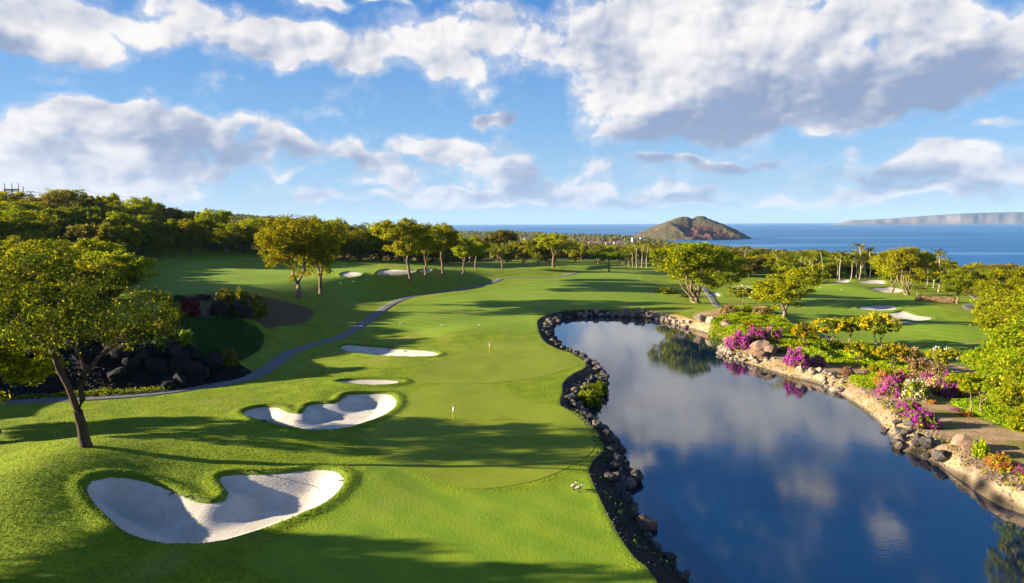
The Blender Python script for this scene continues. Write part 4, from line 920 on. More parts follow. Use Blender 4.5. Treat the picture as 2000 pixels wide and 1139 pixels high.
while len(pts) < 5200:
    y = 470 * (5200 / 470) ** rngw.random(); x = y * rngw.uniform(-0.42, 0.42)
    if seg_dist(np.array([x]), np.array([y]), np.array(COAST), True)[0] > -40: continue
    if x < -110 and y < 900 or (y < 560 and -30 < x < 150) or (2200 < y < 2650 and 110 < x / y * 1000 < 165): continue
    if 200 < y < 700 and x > 90: continue
    pts.append((x, y)); rr.append(rngw.uniform(3.5, 7) * (1 + y / 3500))
far_mass('coastal_woodland', pts, rr, 34, 'leaf_olive', 1, 'hazy green woodland covering the flat coast up to the sea', 'woodland')
pts = []; rr = []
while len(pts) < 3800:
    y = 300 * (2600 / 300) ** rngw.random(); x = -y * rngw.uniform(0.10, 0.95)
    s = -x - 0.35 * y
    if y < 440 and x > -265 or (y < 700 and x > -60): continue
    pts.append((x, y)); rr.append(rngw.uniform(1.6, 4.2) * (1 + y / 2500))
M['scrub'] = mat('dry hillside scrub', m_leaf, a=(0.085, 0.075, 0.022), b=(0.17, 0.125, 0.045), c=(0.10, 0.11, 0.02))
far_mass('hillside_scrub', pts, rr, 26, 'scrub', 2, 'dry brown scrub over the rising hillside on the left', 'scrub')
far_mass('right_coast_scrub', [(q[0], q[1]) for q in scatter([(170, 300), (240, 250), (420, 300), (560, 700), (600, 1500), (300, 1500), (160, 700)], 9, rngw, 900)], rngw.uniform(4, 7, 900), 34, 'leaf_dark', 3, 'green trees running down to the shore on the right', 'woodland')

# ---------------------------------------------------------------- palms
def make_frond(rng):
    V = []; F = []
    n = 9; L = 3.6
    t = np.linspace(0, 1, n + 1)
    sp = np.stack([t * L, np.zeros(n + 1), 0.85 * t - 2.3 * t ** 2.3], 1)
    for i in range(n):
        for s in (-1, 1):
            w = 0.95 * math.sin(math.pi * min(0.98, (i + 1.2) / (n + 1))) ** 0.6
            a, b = sp[i], sp[i] + (sp[i + 1] - sp[i]) * 0.8
            tip = (a + b) / 2 + np.array([0.45, s * w, -0.30 * w - 0.2 * rng.random()])
            k = len(V); V += [a, b, tip + (b - a) * 0.12, tip]; F.append((k, k + 1, k + 2, k + 3))
    return npmesh('frond', np.array(V), np.array(F))
_r = np.random.default_rng(3)
FROND = [make_frond(_r) for _ in range(3)]
for f in FROND: f.materials.append(M['leaf_palm'])
def palm_trunk(seed, bendx):
    rng = np.random.default_rng(seed); tb = Tubes()
    t = np.linspace(0, 1, 9)
    pts = np.stack([bendx * t ** 1.7, 0.25 * np.sin(t * 4), -0.3 + t * 9.3], 1)
    r = 0.17 * (1 - 0.35 * t); r[0] = 0.30
    tb.add(pts, r, 7); me = tb.mesh('trunk'); me.materials.append(M['bark_pale']); return me, pts[-1]
PT = [palm_trunk(1, 0.2), palm_trunk(2, 1.1), palm_trunk(3, -0.6)]
for i, (x, y, h) in enumerate(PALMS):
    me, top = PT[i % 3]; h *= 1.22; s = (h - 1.2) / 9.0
    far = 'beyond the far fairway end' if y > 370 else 'between the lower fairway and the sea' if y > 280 else 'by the lower bunkers'
    o = tag(empty('palm_tree', (x, y, gz(x, y)), _r.uniform(0, 6.28), (max(s, 0.7), max(s, 0.7), s)), 'slender coconut palm ' + far, 'palm tree', 'palms ' + far)
    link('trunk', me, None, o)
    for k in range(15):
        f = link('frond', FROND[k % 3], None, o)
        f.location = top; up = _r.uniform(-0.75, 0.45)
        f.rotation_euler = (0, up, 2.4 * k + _r.uniform(-.2, .2)); q = _r.uniform(0.9, 1.25) / max(s, 0.7); f.scale = (q, q, q)

# ---------------------------------------------------------------- shrubs
def dome(seed, n, size, shell, lump=0.22, h=1.0):
    rng = np.random.default_rng(seed)
    d = rng.normal(size=(n, 3)); d /= np.linalg.norm(d, axis=1)[:, None]; d[:, 2] = np.abs(d[:, 2]) * 1.0
    ph = rng.uniform(0, 6.28, 6)
    lum = 1 + lump * (np.sin(3 * d[:, 0] * 2 + ph[0]) * np.sin(3 * d[:, 1] * 2 + ph[1]) + 0.6 * np.sin(9 * d[:, 0] + ph[2]) * np.sin(9 * d[:, 1] + ph[3]) * np.cos(7 * d[:, 2] + ph[4]))
    r = lum * (rng.uniform(*shell, n))
    cen = d * r[:, None]; cen[:, 2] *= h
    V, F = cards(cen, d * 0.7 + rng.normal(size=d.shape) * 0.7, size, 0.7, rng)
    V[:, 2] = np.maximum(V[:, 2], -0.04)
    return npmesh('foliage', V, F)
def stems_mesh(seed):
    rng = np.random.default_rng(seed); tb = Tubes()
    for k in range(6):
        a = k * 1.05 + rng.uniform(-.3, .3); r = rng.uniform(.35, .6)
        tb.add(bend(np.array([0.06 * math.cos(a), 0.06 * math.sin(a), -0.1]), np.array([r * math.cos(a), r * math.sin(a), 0.75]), rng, .06, 3), [.045, .035, .025, .012], 4)
    me = tb.mesh('stems'); me.materials.append(M['bark']); return me
DL = [dome(60 + i, 1100, 0.12, (0.45, 1.04)) for i in range(3)]
DF = [dome(60 + i, 1500, 0.060, (0.84, 1.08)) for i in range(3)]
DH = [dome(60 + i, 600, 0.060, (0.88, 1.08)) for i in range(3)]
ST = [stems_mesh(80 + i) for i in range(3)]
KINDS = {'magenta': ('leaf_dark', 'magenta', 1), 'magenta_green': ('leaf', 'magenta', 0.4), 'purple_pink': ('leaf_dark', 'magenta', 1), 'pink': ('leaf_dark', 'pink', 1), 'cream': ('leaf', 'cream', 1),
         'pink_cream': ('leaf', 'pink', 0.4), 'purple': ('leaf_dark', 'purple', 1), 'coral': ('leaf', 'coral', 1), 'rose': ('leaf_olive', 'rose', 1), 'maroon': ('maroon', None, 0), 'lime': ('leaf_cover', None, 0),
         'green': ('leaf', None, 0), 'dark': ('leaf_dark', None, 0), 'grey': ('leaf_olive', None, 0), 'purple_dark': ('leaf_shade', 'purple', 0.4)}
def own(o, m):
    o.material_slots[0].link = 'OBJECT'; o.material_slots[0].material = M[m]
for me in DL + DF + DH: me.materials.append(M['leaf'])
rs = np.random.default_rng(77)
for i, (x, y, w, h, k, label) in enumerate(SHRUBS):
    lm, fm, amt = KINDS[k]
    o = tag(empty('flowering_shrub' if fm else 'shrub', (x, y, gz(x, y) - 0.03), rs.uniform(0, 6.28), (w / 2, w / 2, h)), label, 'shrub')
    link('stems', ST[i % 3], None, o)
    own(link('foliage', DL[i % 3], None, o), lm)
    if fm: own(link('blossom', (DF if amt == 1 else DH)[i % 3], None, o), fm)
    if k in ('purple_pink', 'pink_cream'):
        own(link('blossom', DH[(i + 1) % 3], None, o), 'cream' if k == 'pink_cream' else 'pink')
# golden flowering trees: clumped blossom over a leafy crown on thin stems
GK = Kind('leaf_dark', seed=51, height=4, bole=0.22, spread=2.2, crown=0.72, lobes=3, clumps=46, per=42, leaf=0.16, trunk_r=0.09, stems=2)
def blossom_of(seed):
    rng = np.random.default_rng(seed); n = 30; c = rng.normal(size=(n, 3)); c /= np.linalg.norm(c, axis=1)[:, None]; c[:, 2] = np.abs(c[:, 2]) * 1.1 - 0.25
    cen = np.repeat(np.array([0, 0, 2.6]) + c * np.array([2.05, 2.05, 1.35]), 26, 0) + rng.normal(0, 0.17, (n * 26, 3))
    V, F = cards(cen, rng.normal(size=cen.shape) + (0, 0, .6), 0.11, 0.8, rng); me = npmesh('blossom', V, F); me.materials.append(M['gold']); return me
GB = [blossom_of(5), blossom_of(6)]
for i, (x, y, w, h, label) in enumerate(GOLDEN):
    o = plant(GK, x, y, label, h * 1.15, w * 1.1, i * 1.3, name='golden_flowering_tree', group='golden flowering trees on the right bank')
    link('blossom', GB[i % 2], None, o)
def dots(seed, R, n, z0, size):
    rng = np.random.default_rng(seed); c = rng.normal(size=(n, 3)); c /= np.linalg.norm(c, axis=1)[:, None]; c[:, 2] = np.abs(c[:, 2])
    cen = np.repeat(np.array([0, 0, z0]) + c * np.array(R), 5, 0) + rng.normal(0, 0.10, (n * 5, 3))
    V, F = cards(cen, rng.normal(size=cen.shape) + (0, 0, 1), size, 0.8, rng); me = npmesh('blossom', V, F); me.materials.append(M['cream']); return me
PB = dots(9, (2.1, 2.1, 1.6), 26, 3.3, 0.12)
for o in [o for o in C.objects if o.name.startswith('plumeria_tree')]:
    link('blossom', PB, None, o)

# dark scrub over the lava bank
for i in range(16):
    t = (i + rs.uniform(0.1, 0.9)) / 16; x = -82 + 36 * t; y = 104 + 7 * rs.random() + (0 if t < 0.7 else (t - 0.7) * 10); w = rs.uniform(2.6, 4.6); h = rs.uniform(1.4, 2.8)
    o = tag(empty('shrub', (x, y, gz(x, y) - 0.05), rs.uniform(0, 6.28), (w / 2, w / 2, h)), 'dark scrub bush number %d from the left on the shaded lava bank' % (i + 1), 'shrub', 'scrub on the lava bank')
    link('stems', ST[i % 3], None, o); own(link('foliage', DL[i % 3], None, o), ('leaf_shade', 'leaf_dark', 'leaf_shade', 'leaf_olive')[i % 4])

# low planting that nobody could count
def carpet(name, poly, n, h, size, m, seed, label):
    rng = np.random.default_rng(seed); Pp = spline(poly, 1.0); lo, hi = Pp.min(0), Pp.max(0)
    q = lo + (hi - lo) * rng.random((n * 3, 2)); q = q[seg_dist(q[:, 0], q[:, 1], Pp, True) < 0.1][:n]
    hh = h * (0.35 + 1.3 * np.clip(vnoise(q[:, 0], q[:, 1], 2.2, seed) + 0.5, 0, 1)) * rng.uniform(0.3, 1.0, len(q))
    if seed == 8:
        kp = fbm(q[:, 0], q[:, 1], 6, 4, 3) > -0.28; q = q[kp]; hh = hh[kp]
    z = ground_h(q[:, 0], q[:, 1]) + hh
    V, F = cards(np.stack([q[:, 0], q[:, 1], z], 1), rng.normal(size=(len(q), 3)) * 0.7 + (-0.5, -0.1, 0.5), size, 0.6, rng)
    tag(link(name, npmesh(name, V, F), M[m]), label, 'ground cover', kind='stuff')
carpet('ground_cover', COVER_LIME, 30000, 0.9, 0.22, 'leaf_cover', 1, 'lime green ground cover sloping to the rocky point')
carpet('ground_cover', COVER_LOW, 3500, 0.55, 0.11, 'leaf_cover', 2, 'patch of lime ground cover beside the coral flowers')
carpet('ground_cover', COVER_RIGHT, 9000, 0.55, 0.11, 'leaf_cover', 3, 'lime ground cover under the trees at the right edge')
carpet('ground_cover', COVER_BAND, 3000, 0.4, 0.11, 'leaf_cover', 4, 'narrow lime strip between the pink shrubs and the slope')
carpet('ground_cover', COVER_PATH, 5000, 0.55, 0.12, 'leaf_cover', 5, 'leafy green border along the near cart path')
carpet('ground_cover', COVER_MID, 14000, 1.1, 0.16, 'leaf_cover', 6, 'mixed low greenery under the row of golden trees')
carpet('ground_cover', [(47, 146), (53, 150), (62, 140), (72, 126), (70, 112), (66, 104), (58, 112), (52, 120), (49, 134)], 30000, 0.6, 0.16, 'leaf_cover', 8, 'patchy green undergrowth across the planted right bank')
carpet('mulch_plants', FLOWER_BED, 5000, 0.35, 0.11, 'leaf_olive', 8, 'thin olive plants scattered over the mulch of the upper flower bed')
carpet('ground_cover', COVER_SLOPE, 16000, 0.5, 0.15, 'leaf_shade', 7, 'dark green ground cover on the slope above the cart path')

# long rough grass standing round the near bunkers and on the mound
def rough_tufts(n, seed):
    rng = np.random.default_rng(seed)
    x = rng.uniform(-58, 8, n); y = 44 + 66 * rng.random(n) ** 1.3
    ok = np.ones(n, bool)
    for pl in (spline(GREEN_NEAR, 2), spline(GREEN_FAR, 2), spline(APRON, 2), POND_TOP_S[::2], spline(LAVA_SOIL, 2)): ok &= sdf(x, y, pl, 3.0) > 0.15 + 0.9 * rng.random(n)
    bd = np.full(n, 6.0)
    for k in ('near', 'kidney', 'sliver', 'long'): bd = np.minimum(bd, sdf(x, y, BUNKER_S[k], 6.0))
    ok &= bd > 0.08; ok &= seg_dist(x, y, PATH_C, False)[0] > PATH_W + 0.2
    ok &= (bd < 1.2) | (rng.random(n) < 0.55)
    x, y, bd = x[ok], y[ok], bd[ok]; m = len(x)
    z = ground_h(x, y) + 0.05 * fbm(x, y, 2.6, 9, 2) - 0.03
    a = rng.uniform(0, 6.28, m); h = rng.uniform(0.04, 0.11, m); w = rng.uniform(0.03, 0.07, m)
    lx, ly = rng.normal(0, 0.06, m), rng.normal(0, 0.06, m)
    u = np.stack([np.cos(a) * w, np.sin(a) * w, 0 * a], 1); b = np.stack([x, y, z], 1); t = b + np.stack([lx, ly, h], 1)
    V = np.stack([b - u, b + u, t + u * 0.35, t - u * 0.35], 1).reshape(-1, 3)
    tag(link('rough_grass', npmesh('rough_grass', V, np.arange(4 * m).reshape(-1, 4)), M['blade']), 'longer rough grass on the mounds round the near bunkers', 'grass', kind='stuff')
M['blade'] = mat('rough grass blades', m_leaf, a=(0.080, 0.150, 0.006), b=(0.185, 0.270, 0.008), c=(0.30, 0.32, 0.015), trans=0.4)
rough_tufts(150000, 31)

# ---------------------------------------------------------------- rocks
def m_rock(g, a, b, c):
    p = g.node('ShaderNodeTexCoord').outputs['Object']; oi = g.node('ShaderNodeObjectInfo').outputs['Random']
    n = g.noise(g.v('ADD', p, g.xyz(g.m('MULTIPLY', oi, 50), 0, 0)), 2.4, 5, 0.65)
    col = g.mix(g.ss(n, 0.3, 0.7), a, b); col = g.mix(g.ss(oi, 0.55, 1.0, 0, 0.8), col, c)
    return bsdf(g, col, 0.9, bump(g, n, 0.8, 0.15), 0.15)
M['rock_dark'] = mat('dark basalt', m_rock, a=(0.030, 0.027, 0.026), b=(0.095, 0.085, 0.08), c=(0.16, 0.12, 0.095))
M['rock_lava_shaded'] = mat('black lava', m_rock, a=(0.004, 0.0035, 0.0035), b=(0.016, 0.014, 0.0135), c=(0.028, 0.023, 0.021))  # dark lava, the shade of the bank put into its colour
M['rock_pale'] = mat('weathered pale basalt', m_rock, a=(0.12, 0.095, 0.075), b=(0.30, 0.25, 0.20), c=(0.34, 0.25, 0.18))
M['rock_brown'] = mat('brown lava boulder', m_rock, a=(0.075, 0.045, 0.03), b=(0.20, 0.13, 0.09), c=(0.25, 0.17, 0.12))
def make_rock(seed):
    rng = np.random.default_rng(seed); bm = bmesh.new()
    bmesh.ops.create_icosphere(bm, subdivisions=2, radius=1.0)
    pl = rng.normal(size=(9, 3)); pl /= np.linalg.norm(pl, axis=1)[:, None]; dd = rng.uniform(0.55, 0.9, 9)
    for v in bm.verts:
        q = np.array(v.co)
        for n_, d_ in zip(pl, dd):
            e = q @ n_ - d_
            if e > 0: q = q - n_ * e * 0.95
        q = q * (1 + 0.05 * rng.normal()) * np.array([1.05, 0.95, 0.8])
        v.co = q
    me = bpy.data.meshes.new('rock'); bm.to_mesh(me); bm.free(); me.materials.append(M['rock_dark']); return me
ROCK = [make_rock(100 + i) for i in range(9)]
rk = np.random.default_rng(8)
def rock(x, y, r, m, label, group, name='rock', sink=0.3, z=None):
    o = link(name, ROCK[rk.integers(9)]); own(o, m)
    zz = max(gz(x, y), POND_Z - 0.1) if z is None else z
    o.location = (x, y, zz + r * (0.8 - sink) * 0.9); s = rk.uniform(0.85, 1.2, 3) * r; o.scale = s
    o.rotation_euler = (rk.uniform(-.4, .4), rk.uniform(-.4, .4), rk.uniform(0, 6.28))
    return tag(o, label, 'rock', group)
W_ = spline(POND_WATER, 0.5)
def along(a, b):
    """shoreline points from near vertex a to vertex b of the water outline, with the outward normal"""
    ia = ((W_ - np.array(POND_WATER[a])) ** 2).sum(1).argmin(); ib = ((W_ - np.array(POND_WATER[b])) ** 2).sum(1).argmin()
    q = W_[ia:ib + 1]; t = np.gradient(q, axis=0); t /= np.linalg.norm(t, axis=1)[:, None] + 1e-9
    return q, np.stack([-t[:, 1], t[:, 0]], 1)
def bankrocks(a, b, n, rmin, rmax, m, depth, label, group, bias=1.0):
    q, nn = along(a, b)
    sgn = 1 if seg_dist(np.array([q[5, 0] + nn[5, 0]]), np.array([q[5, 1] + nn[5, 1]]), POND_WATER_S, True)[0] > 0 else -1
    for k in range(n):
        i = min(len(q) - 1, int((k + rk.random()) / n * len(q))); o = rk.random() ** bias * depth - 0.25
        x, y = q[i] + sgn * nn[i] * o
        r = rk.uniform(rmin, rmax); f = (r - rmin) / (rmax - rmin)
        rock(x, y, r, m, ('small ', 'middle sized ', 'big ')[int(f * 2.99)] + label + (', near third' if k < n / 3 else ', middle third' if k < 2 * n / 3 else ', far third'), group)
bankrocks(0, 5, 26, 0.25, 0.6, 'rock_dark', 0.9, 'dark wet stone along the near left pond edge', 'stones of the near left bank')
bankrocks(5, 11, 62, 0.35, 0.8, 'rock_dark', 2.0, 'dark lava stone heaped below the near green', 'stones below the near green')
bankrocks(11, 17, 60, 0.4, 0.85, 'rock_dark', 2.6, 'dark lava stone of the spit below the second green', 'stones of the spit')
bankrocks(17, 22, 46, 0.4, 0.9, 'rock_dark', 2.6, 'dark stone lining the far left curve of the pond', 'stones of the far left curve')
bankrocks(22, 25, 46, 0.45, 0.95, 'rock_pale', 1.4, 'pale stone in the sunlit wall at the far pond end', 'stones of the far bank')
bankrocks(27, 31, 44, 0.3, 0.75, 'rock_pale', 3.0, 'tan stone edging the rocky point on the right bank', 'stones of the rocky point')
bankrocks(32, 34, 18, 0.3, 0.7, 'rock_pale', 2.4, 'pale stone at the water below the small magenta bush', 'stones on the middle right bank')
bankrocks(36, 39, 20, 0.35, 0.8, 'rock_dark', 2.6, 'dark stone of the heap at the near right waterline', 'stones of the near right heap')
for (x, y, r, m, l) in [(11.3, 55.6, 1.0, 'rock_brown', 'large sunlit brown boulder on the near left pond edge'), (12.3, 66.3, 0.9, 'rock_dark', 'black boulder jutting into the pond below the near green'), (11.4, 64.6, 0.8, 'rock_dark', 'rounded dark boulder at the water below the near green'),
                        (48.3, 71.6, 1.2, 'rock_brown', 'biggest brown boulder on the near right bank'), (49.9, 71.0, 0.9, 'rock_brown', 'boulder just right of the biggest one on the near right bank'), (47.8, 69.4, 1.0, 'rock_brown', 'low flat boulder below the biggest one on the near right bank'),
                        (45.4, 70.2, 1.0, 'rock_dark', 'black boulder at the near right waterline'), (46.6, 126.5, 1.7, 'rock_brown', 'tall brown boulder behind the magenta mounds'), (47.6, 124.3, 1.5, 'rock_brown', 'broad brown boulder on the rocky point'), (49.4, 126, 1.3, 'rock_brown', 'brown boulder at the right end of the boulder pile'),
                        (45.6, 122.8, 1.2, 'rock_brown', 'brown boulder at the front of the boulder pile'), (45.6, 163.5, 1.6, 'rock_pale', 'big grey boulder where the far bank begins'), (47.0, 160, 1.2, 'rock_pale', 'grey boulder beside the big one on the far bank'), (48.6, 153.5, 1.1, 'rock_pale', 'round grey boulder left of the brownish shrub'), (50.5, 150, 1.0, 'rock_pale', 'second round grey boulder left of the brownish shrub')]:
    rock(x, y, r, m, l, None, 'boulder')

# loose small stones, too many to count
def rubble(name, x, y, r, m, seed, label):
    rng = np.random.default_rng(seed); n = len(x)
    z = ground_h(x, y)
    ok = z > POND_Z - 0.05; x, y, z, r = x[ok], y[ok], z[ok], r[ok]; n = len(x)
    base = np.array([(1, 0, 0), (0, 1, 0), (-1, 0, 0), (0, -1, 0), (0, 0, 1), (0, 0, -1)], float)
    q = base[None] * rng.uniform(0.6, 1.2, (n, 6, 1)) + rng.normal(0, 0.18, (n, 6, 3)); q[:, :, 2] *= 0.7
    a = rng.uniform(0, 6.28, n); ca, sa = np.cos(a)[:, None], np.sin(a)[:, None]
    qx = q[:, :, 0] * ca - q[:, :, 1] * sa; qy = q[:, :, 0] * sa + q[:, :, 1] * ca
    V = np.stack([qx, qy, q[:, :, 2]], 2) * r[:, None, None] + np.stack([x, y, z + 0.2 * r], 1)[:, None, :]
    f = np.array([(0, 1, 4), (1, 2, 4), (2, 3, 4), (3, 0, 4), (1, 0, 5), (2, 1, 5), (3, 2, 5), (0, 3, 5)])
    tag(link(name, npmesh(name, V.reshape(-1, 3), (f[None] + 6 * np.arange(n)[:, None, None]).reshape(-1, 3)), M[m]), label, 'stones', kind='stuff')
rq = np.random.default_rng(44)
def strip(a, b, n, dmax):
    q, nn = along(a, b); sgn = 1 if seg_dist(np.array([q[5, 0] + nn[5, 0]]), np.array([q[5, 1] + nn[5, 1]]), POND_WATER_S, True)[0] > 0 else -1
    i = rq.integers(len(q), size=n); o = sgn * dmax * rq.random(n)[:, None] ** 1.3
    p_ = q[i] + nn[i] * o + rq.normal(0, 0.15, (n, 2)); return p_[:, 0], p_[:, 1]
x, y = strip(26, 43, 3200, 5.0); rubble('bank_pebbles', x, y, rq.uniform(0.04, 0.16, len(x)) * (1 + (rq.random(len(x)) < 0.06) * 1.4), 'rock_pale', 1, 'loose tan pebbles along the planted right shore')
x, y = strip(0, 22, 3600, 3.2); rubble('bank_gravel', x, y, rq.uniform(0.05, 0.20, len(x)), 'rock_dark', 2, 'dark gravel on the strip between grass and pond stones')
_lp = spline(LAVA_SOIL, 2.0); _q = _lp.min(0) + (_lp.max(0) - _lp.min(0)) * rq.random((9000, 2)); _q = _q[sdf(_q[:, 0], _q[:, 1], _lp, 5.0) < -0.2][:3000]
rubble('lava_rubble', _q[:, 0], _q[:, 1], rq.uniform(0.08, 0.42, len(_q)), 'rock_lava_shaded', 3, 'broken black lava rubble behind the cart path')

def weeds(a, b, n, d0, d1, m, seed, label):
    q, nn = along(a, b); rng = np.random.default_rng(seed); sgn = 1 if seg_dist(np.array([q[5, 0] + nn[5, 0]]), np.array([q[5, 1] + nn[5, 1]]), POND_WATER_S, True)[0] > 0 else -1
    cl_ = rng.integers(len(q), size=n // 14); i = np.clip(np.repeat(cl_, 14) + rng.integers(-1, 2, len(cl_) * 14), 0, len(q) - 1); o = np.repeat(rng.uniform(d0, d1, len(cl_)), 14) + rng.normal(0, .15, len(i))
    p_ = q[i] + sgn * nn[i] * o[:, None] + rng.normal(0, 0.12, (len(i), 2)); z = np.maximum(ground_h(p_[:, 0], p_[:, 1]), POND_Z) + rng.uniform(0.02, 0.4, len(i))
    V, F = cards(np.stack([p_[:, 0], p_[:, 1], z], 1), rng.normal(size=(len(i), 3)), 0.13, 0.5, rng)
    tag(link('bank_weeds', npmesh('bank_weeds', V, F), M[m]), label, 'weeds', kind='stuff')
weeds(0, 22, 2600, 0.1, 2.6, 'leaf_shade', 1, 'green weeds between the dark stones of the left bank')
weeds(22, 43, 3400, 0.2, 3.6, 'leaf', 2, 'weeds and grass tufts along the planted shore')

# black lava bank behind the cart path
rl = np.random.default_rng(15)
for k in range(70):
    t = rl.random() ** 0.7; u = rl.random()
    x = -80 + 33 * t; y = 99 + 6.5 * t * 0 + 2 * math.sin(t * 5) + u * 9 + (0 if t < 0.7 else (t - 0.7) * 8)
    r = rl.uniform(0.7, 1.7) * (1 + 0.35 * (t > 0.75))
    o = rock(x, y, r, 'rock_lava_shaded', '%s black lava block in the %s of the shaded bank behind the cart path' % ('small' if r < 1.1 else 'middling' if r < 1.6 else 'large', ('left', 'middle', 'right')[int(t * 2.99)] + ' ' + ('foot', 'top')[int(u * 1.99)]), 'lava bank blocks', 'lava_block', sink=0.55)

# ---------------------------------------------------------------- golf furniture and animals
def simple(name, col, rough=0.6, **kw): return mat(name, lambda g: bsdf(g, g.mix(g.noise(g.node('ShaderNodeTexCoord').outputs['Object'], 6.0, 3), tuple(c * 0.88 for c in col), col), rough, None, 0.3, **kw))
M['white'] = simple('white paint', (0.80, 0.79, 0.76)); M['yellow'] = simple('yellow paint', (0.72, 0.50, 0.03)); M['black'] = simple('black plastic', (0.02, 0.02, 0.02))
M['cloth'] = simple('white cloth', (0.82, 0.82, 0.85), 0.9); M['steel'] = simple('dark steel', (0.035, 0.035, 0.04), 0.5); M['wood'] = simple('weathered pole wood', (0.26, 0.21, 0.16), 0.9)
def tube_mesh(name, pts, rad, k=8, m=None):
    tb = Tubes(); tb.add(pts, rad, k); me = tb.mesh(name)
    if m: me.materials.append(M[m])
    return me
def disc(name, r, z, m):
    bm = bmesh.new(); bmesh.ops.create_circle(bm, cap_ends=True, radius=r, segments=16); me = bpy.data.meshes.new(name)
    for v in bm.verts: v.co.z = z
    bm.to_mesh(me); bm.free(); me.materials.append(M[m]); return me
def flag_mesh():
    V = []; F = []; nu, nv = 9, 10
    for j in range(nv + 1):
        t = j / nv
        wdt = 0.10 + 0.26 * math.sin(math.pi * min(1, t * 1.05)) ** 0.8 * (1 - 0.3 * t)
        for i in range(nu + 1):
            s = i / nu; V.append((0.02 + wdt * s, 0.07 * math.sin(s * 7 + t * 2) * (0.4 + t), 2.13 - 0.02 - t * 0.85 - 0.12 * s))
    for j in range(nv):
        for i in range(nu): a = j * (nu + 1) + i; F.append((a, a + 1, a + nu + 2, a + nu + 1))
    me = npmesh('flag', np.array(V), np.array(F), True); me.materials.append(M['cloth']); return me
fm_ = flag_mesh(); pole = tube_mesh('pole', [(0, 0, -0.1), (0, 0, 1.1), (0, 0, 2.14)], [0.03, 0.028, 0.024], 8, 'yellow'); cup = disc('cup', 0.10, 0.006, 'black')
for (x, y), l in zip(FLAGS, ('white limp flag on a yellow stick on the near green', 'small white flag on the second green farther up')):
    o = tag(empty('golf_flag', (x, y, gz(x, y) + 0.035 + 0.05 * float(np.squeeze(fbm(x, y, 2.6, 9, 2)))), 0.4), l, 'golf flag'); link('pole', pole, None, o); link('flag', fm_, None, o); link('cup', cup, None, o)
hd = tube_mesh('handle', [(0, 0, 0.04), (0.9, 0, 0.07), (1.7, 0, 0.10)], [0.03, 0.03, 0.028], 6, 'black')
def rake_head():
    tb = Tubes(); tb.add([(0, -0.38, 0.05), (0, 0, 0.05), (0, 0.38, 0.05)], [0.045] * 3, 6)
    for k in range(9): tb.add([(0, -0.36 + k * 0.09, 0.05), (0.01, -0.36 + k * 0.09, -0.03)], [0.014, 0.008], 4)
    me = tb.mesh('head'); me.materials.append(M['black']); return me
rh = rake_head()
RL = ['black rake on the back lip of the nearest bunker', 'black rake on the left back edge of the nearest bunker', 'black rake at the right end of the nearest bunker', 'black rake by the inner corner of the nearest bunker', 'black rake on the front edge of the nearest bunker', 'black rake at the inner corner of the kidney shaped bunker', 'black rake at the front left of the kidney shaped bunker', 'black rake midway on the back edge of the long bunker', 'black rake right of the middle one on the long bunker', 'black rake at the left end of the long bunker', 'black rake at the right tip of the sliver bunker']
for i, (x, y) in enumerate(RAKES):
    zz = max(gz(x, y), float(sand_z(np.array([x]), np.array([y]))[0])) + 0.04
    o = tag(empty('bunker_rake', (x, y, zz), (-0.9, -0.5, 1.9, -0.3, 0.3, -0.8, -0.3, 0.6, 0.5, -0.5, 0.4)[i]), RL[i], 'rake'); link('handle', hd, None, o); link('head', rh, None, o)
def block(name, sx, sy, sz, bev, m, taper=1.0):
    bm = bmesh.new(); bmesh.ops.create_cube(bm, size=1.0)
    for v in bm.verts:
        f = taper if v.co.z > 0 else 1.0
        v.co = Vector((v.co.x * sx * f, v.co.y * sy * f, (v.co.z + 0.5) * sz))
    if bev: bmesh.ops.bevel(bm, geom=list(bm.edges), offset=bev, segments=2, affect='EDGES')
    me = bpy.data.meshes.new(name); bm.to_mesh(me); bm.free(); me.materials.append(M[m]); return me
mk = block('tee_marker', 0.55, 0.32, 0.30, 0.06, 'white', 0.8)
ML = ['leftmost white tee marker on the sunlit fairway', 'middle white tee marker on the sunlit fairway', 'rightmost white tee marker on the sunlit fairway'] + ['white tee marker below the upper bunkers, number %s from the left' % s for s in ('one', 'two', 'three', 'four')] + ['left white marker on the lower fairway', 'right white marker on the lower fairway']
for (x, y), l in zip(MARKERS, ML):
    o = tag(link('tee_marker', mk), l, 'tee marker'); o.location = (x, y, gz(x, y) - 0.02); s = 1.0 if y < 170 else 0.8; o.scale = (s, s, s)

def goose_mesh():
    tb = Tubes()
    pts = [(-0.34, 0, 0.33), (-0.24, 0, 0.35), (-0.10, 0, 0.355), (0.06, 0, 0.36), (0.17, 0, 0.40), (0.22, 0, 0.48), (0.245, 0, 0.58), (0.265, 0, 0.655), (0.31, 0, 0.675), (0.36, 0, 0.665), (0.40, 0, 0.655)]
    tb.add(pts, [0.012, 0.075, 0.125, 0.125, 0.085, 0.05, 0.042, 0.05, 0.048, 0.022, 0.008], 10)
    for s in (-1, 1):
        tb.add([(0.0, 0.055 * s, 0.30), (0.02, 0.06 * s, 0.14), (0.0, 0.06 * s, 0.02)], [0.035, 0.014, 0.013], 6)
        tb.add([(-0.03, 0.06 * s, 0.015), (0.09, 0.06 * s, 0.010)], [0.014, 0.03], 6)
        tb.add([(0.12, 0.105 * s, 0.38), (-0.05, 0.125 * s, 0.385), (-0.33, 0.05 * s, 0.36)], [0.03, 0.07, 0.008], 6)
    me = tb.mesh('goose'); return me
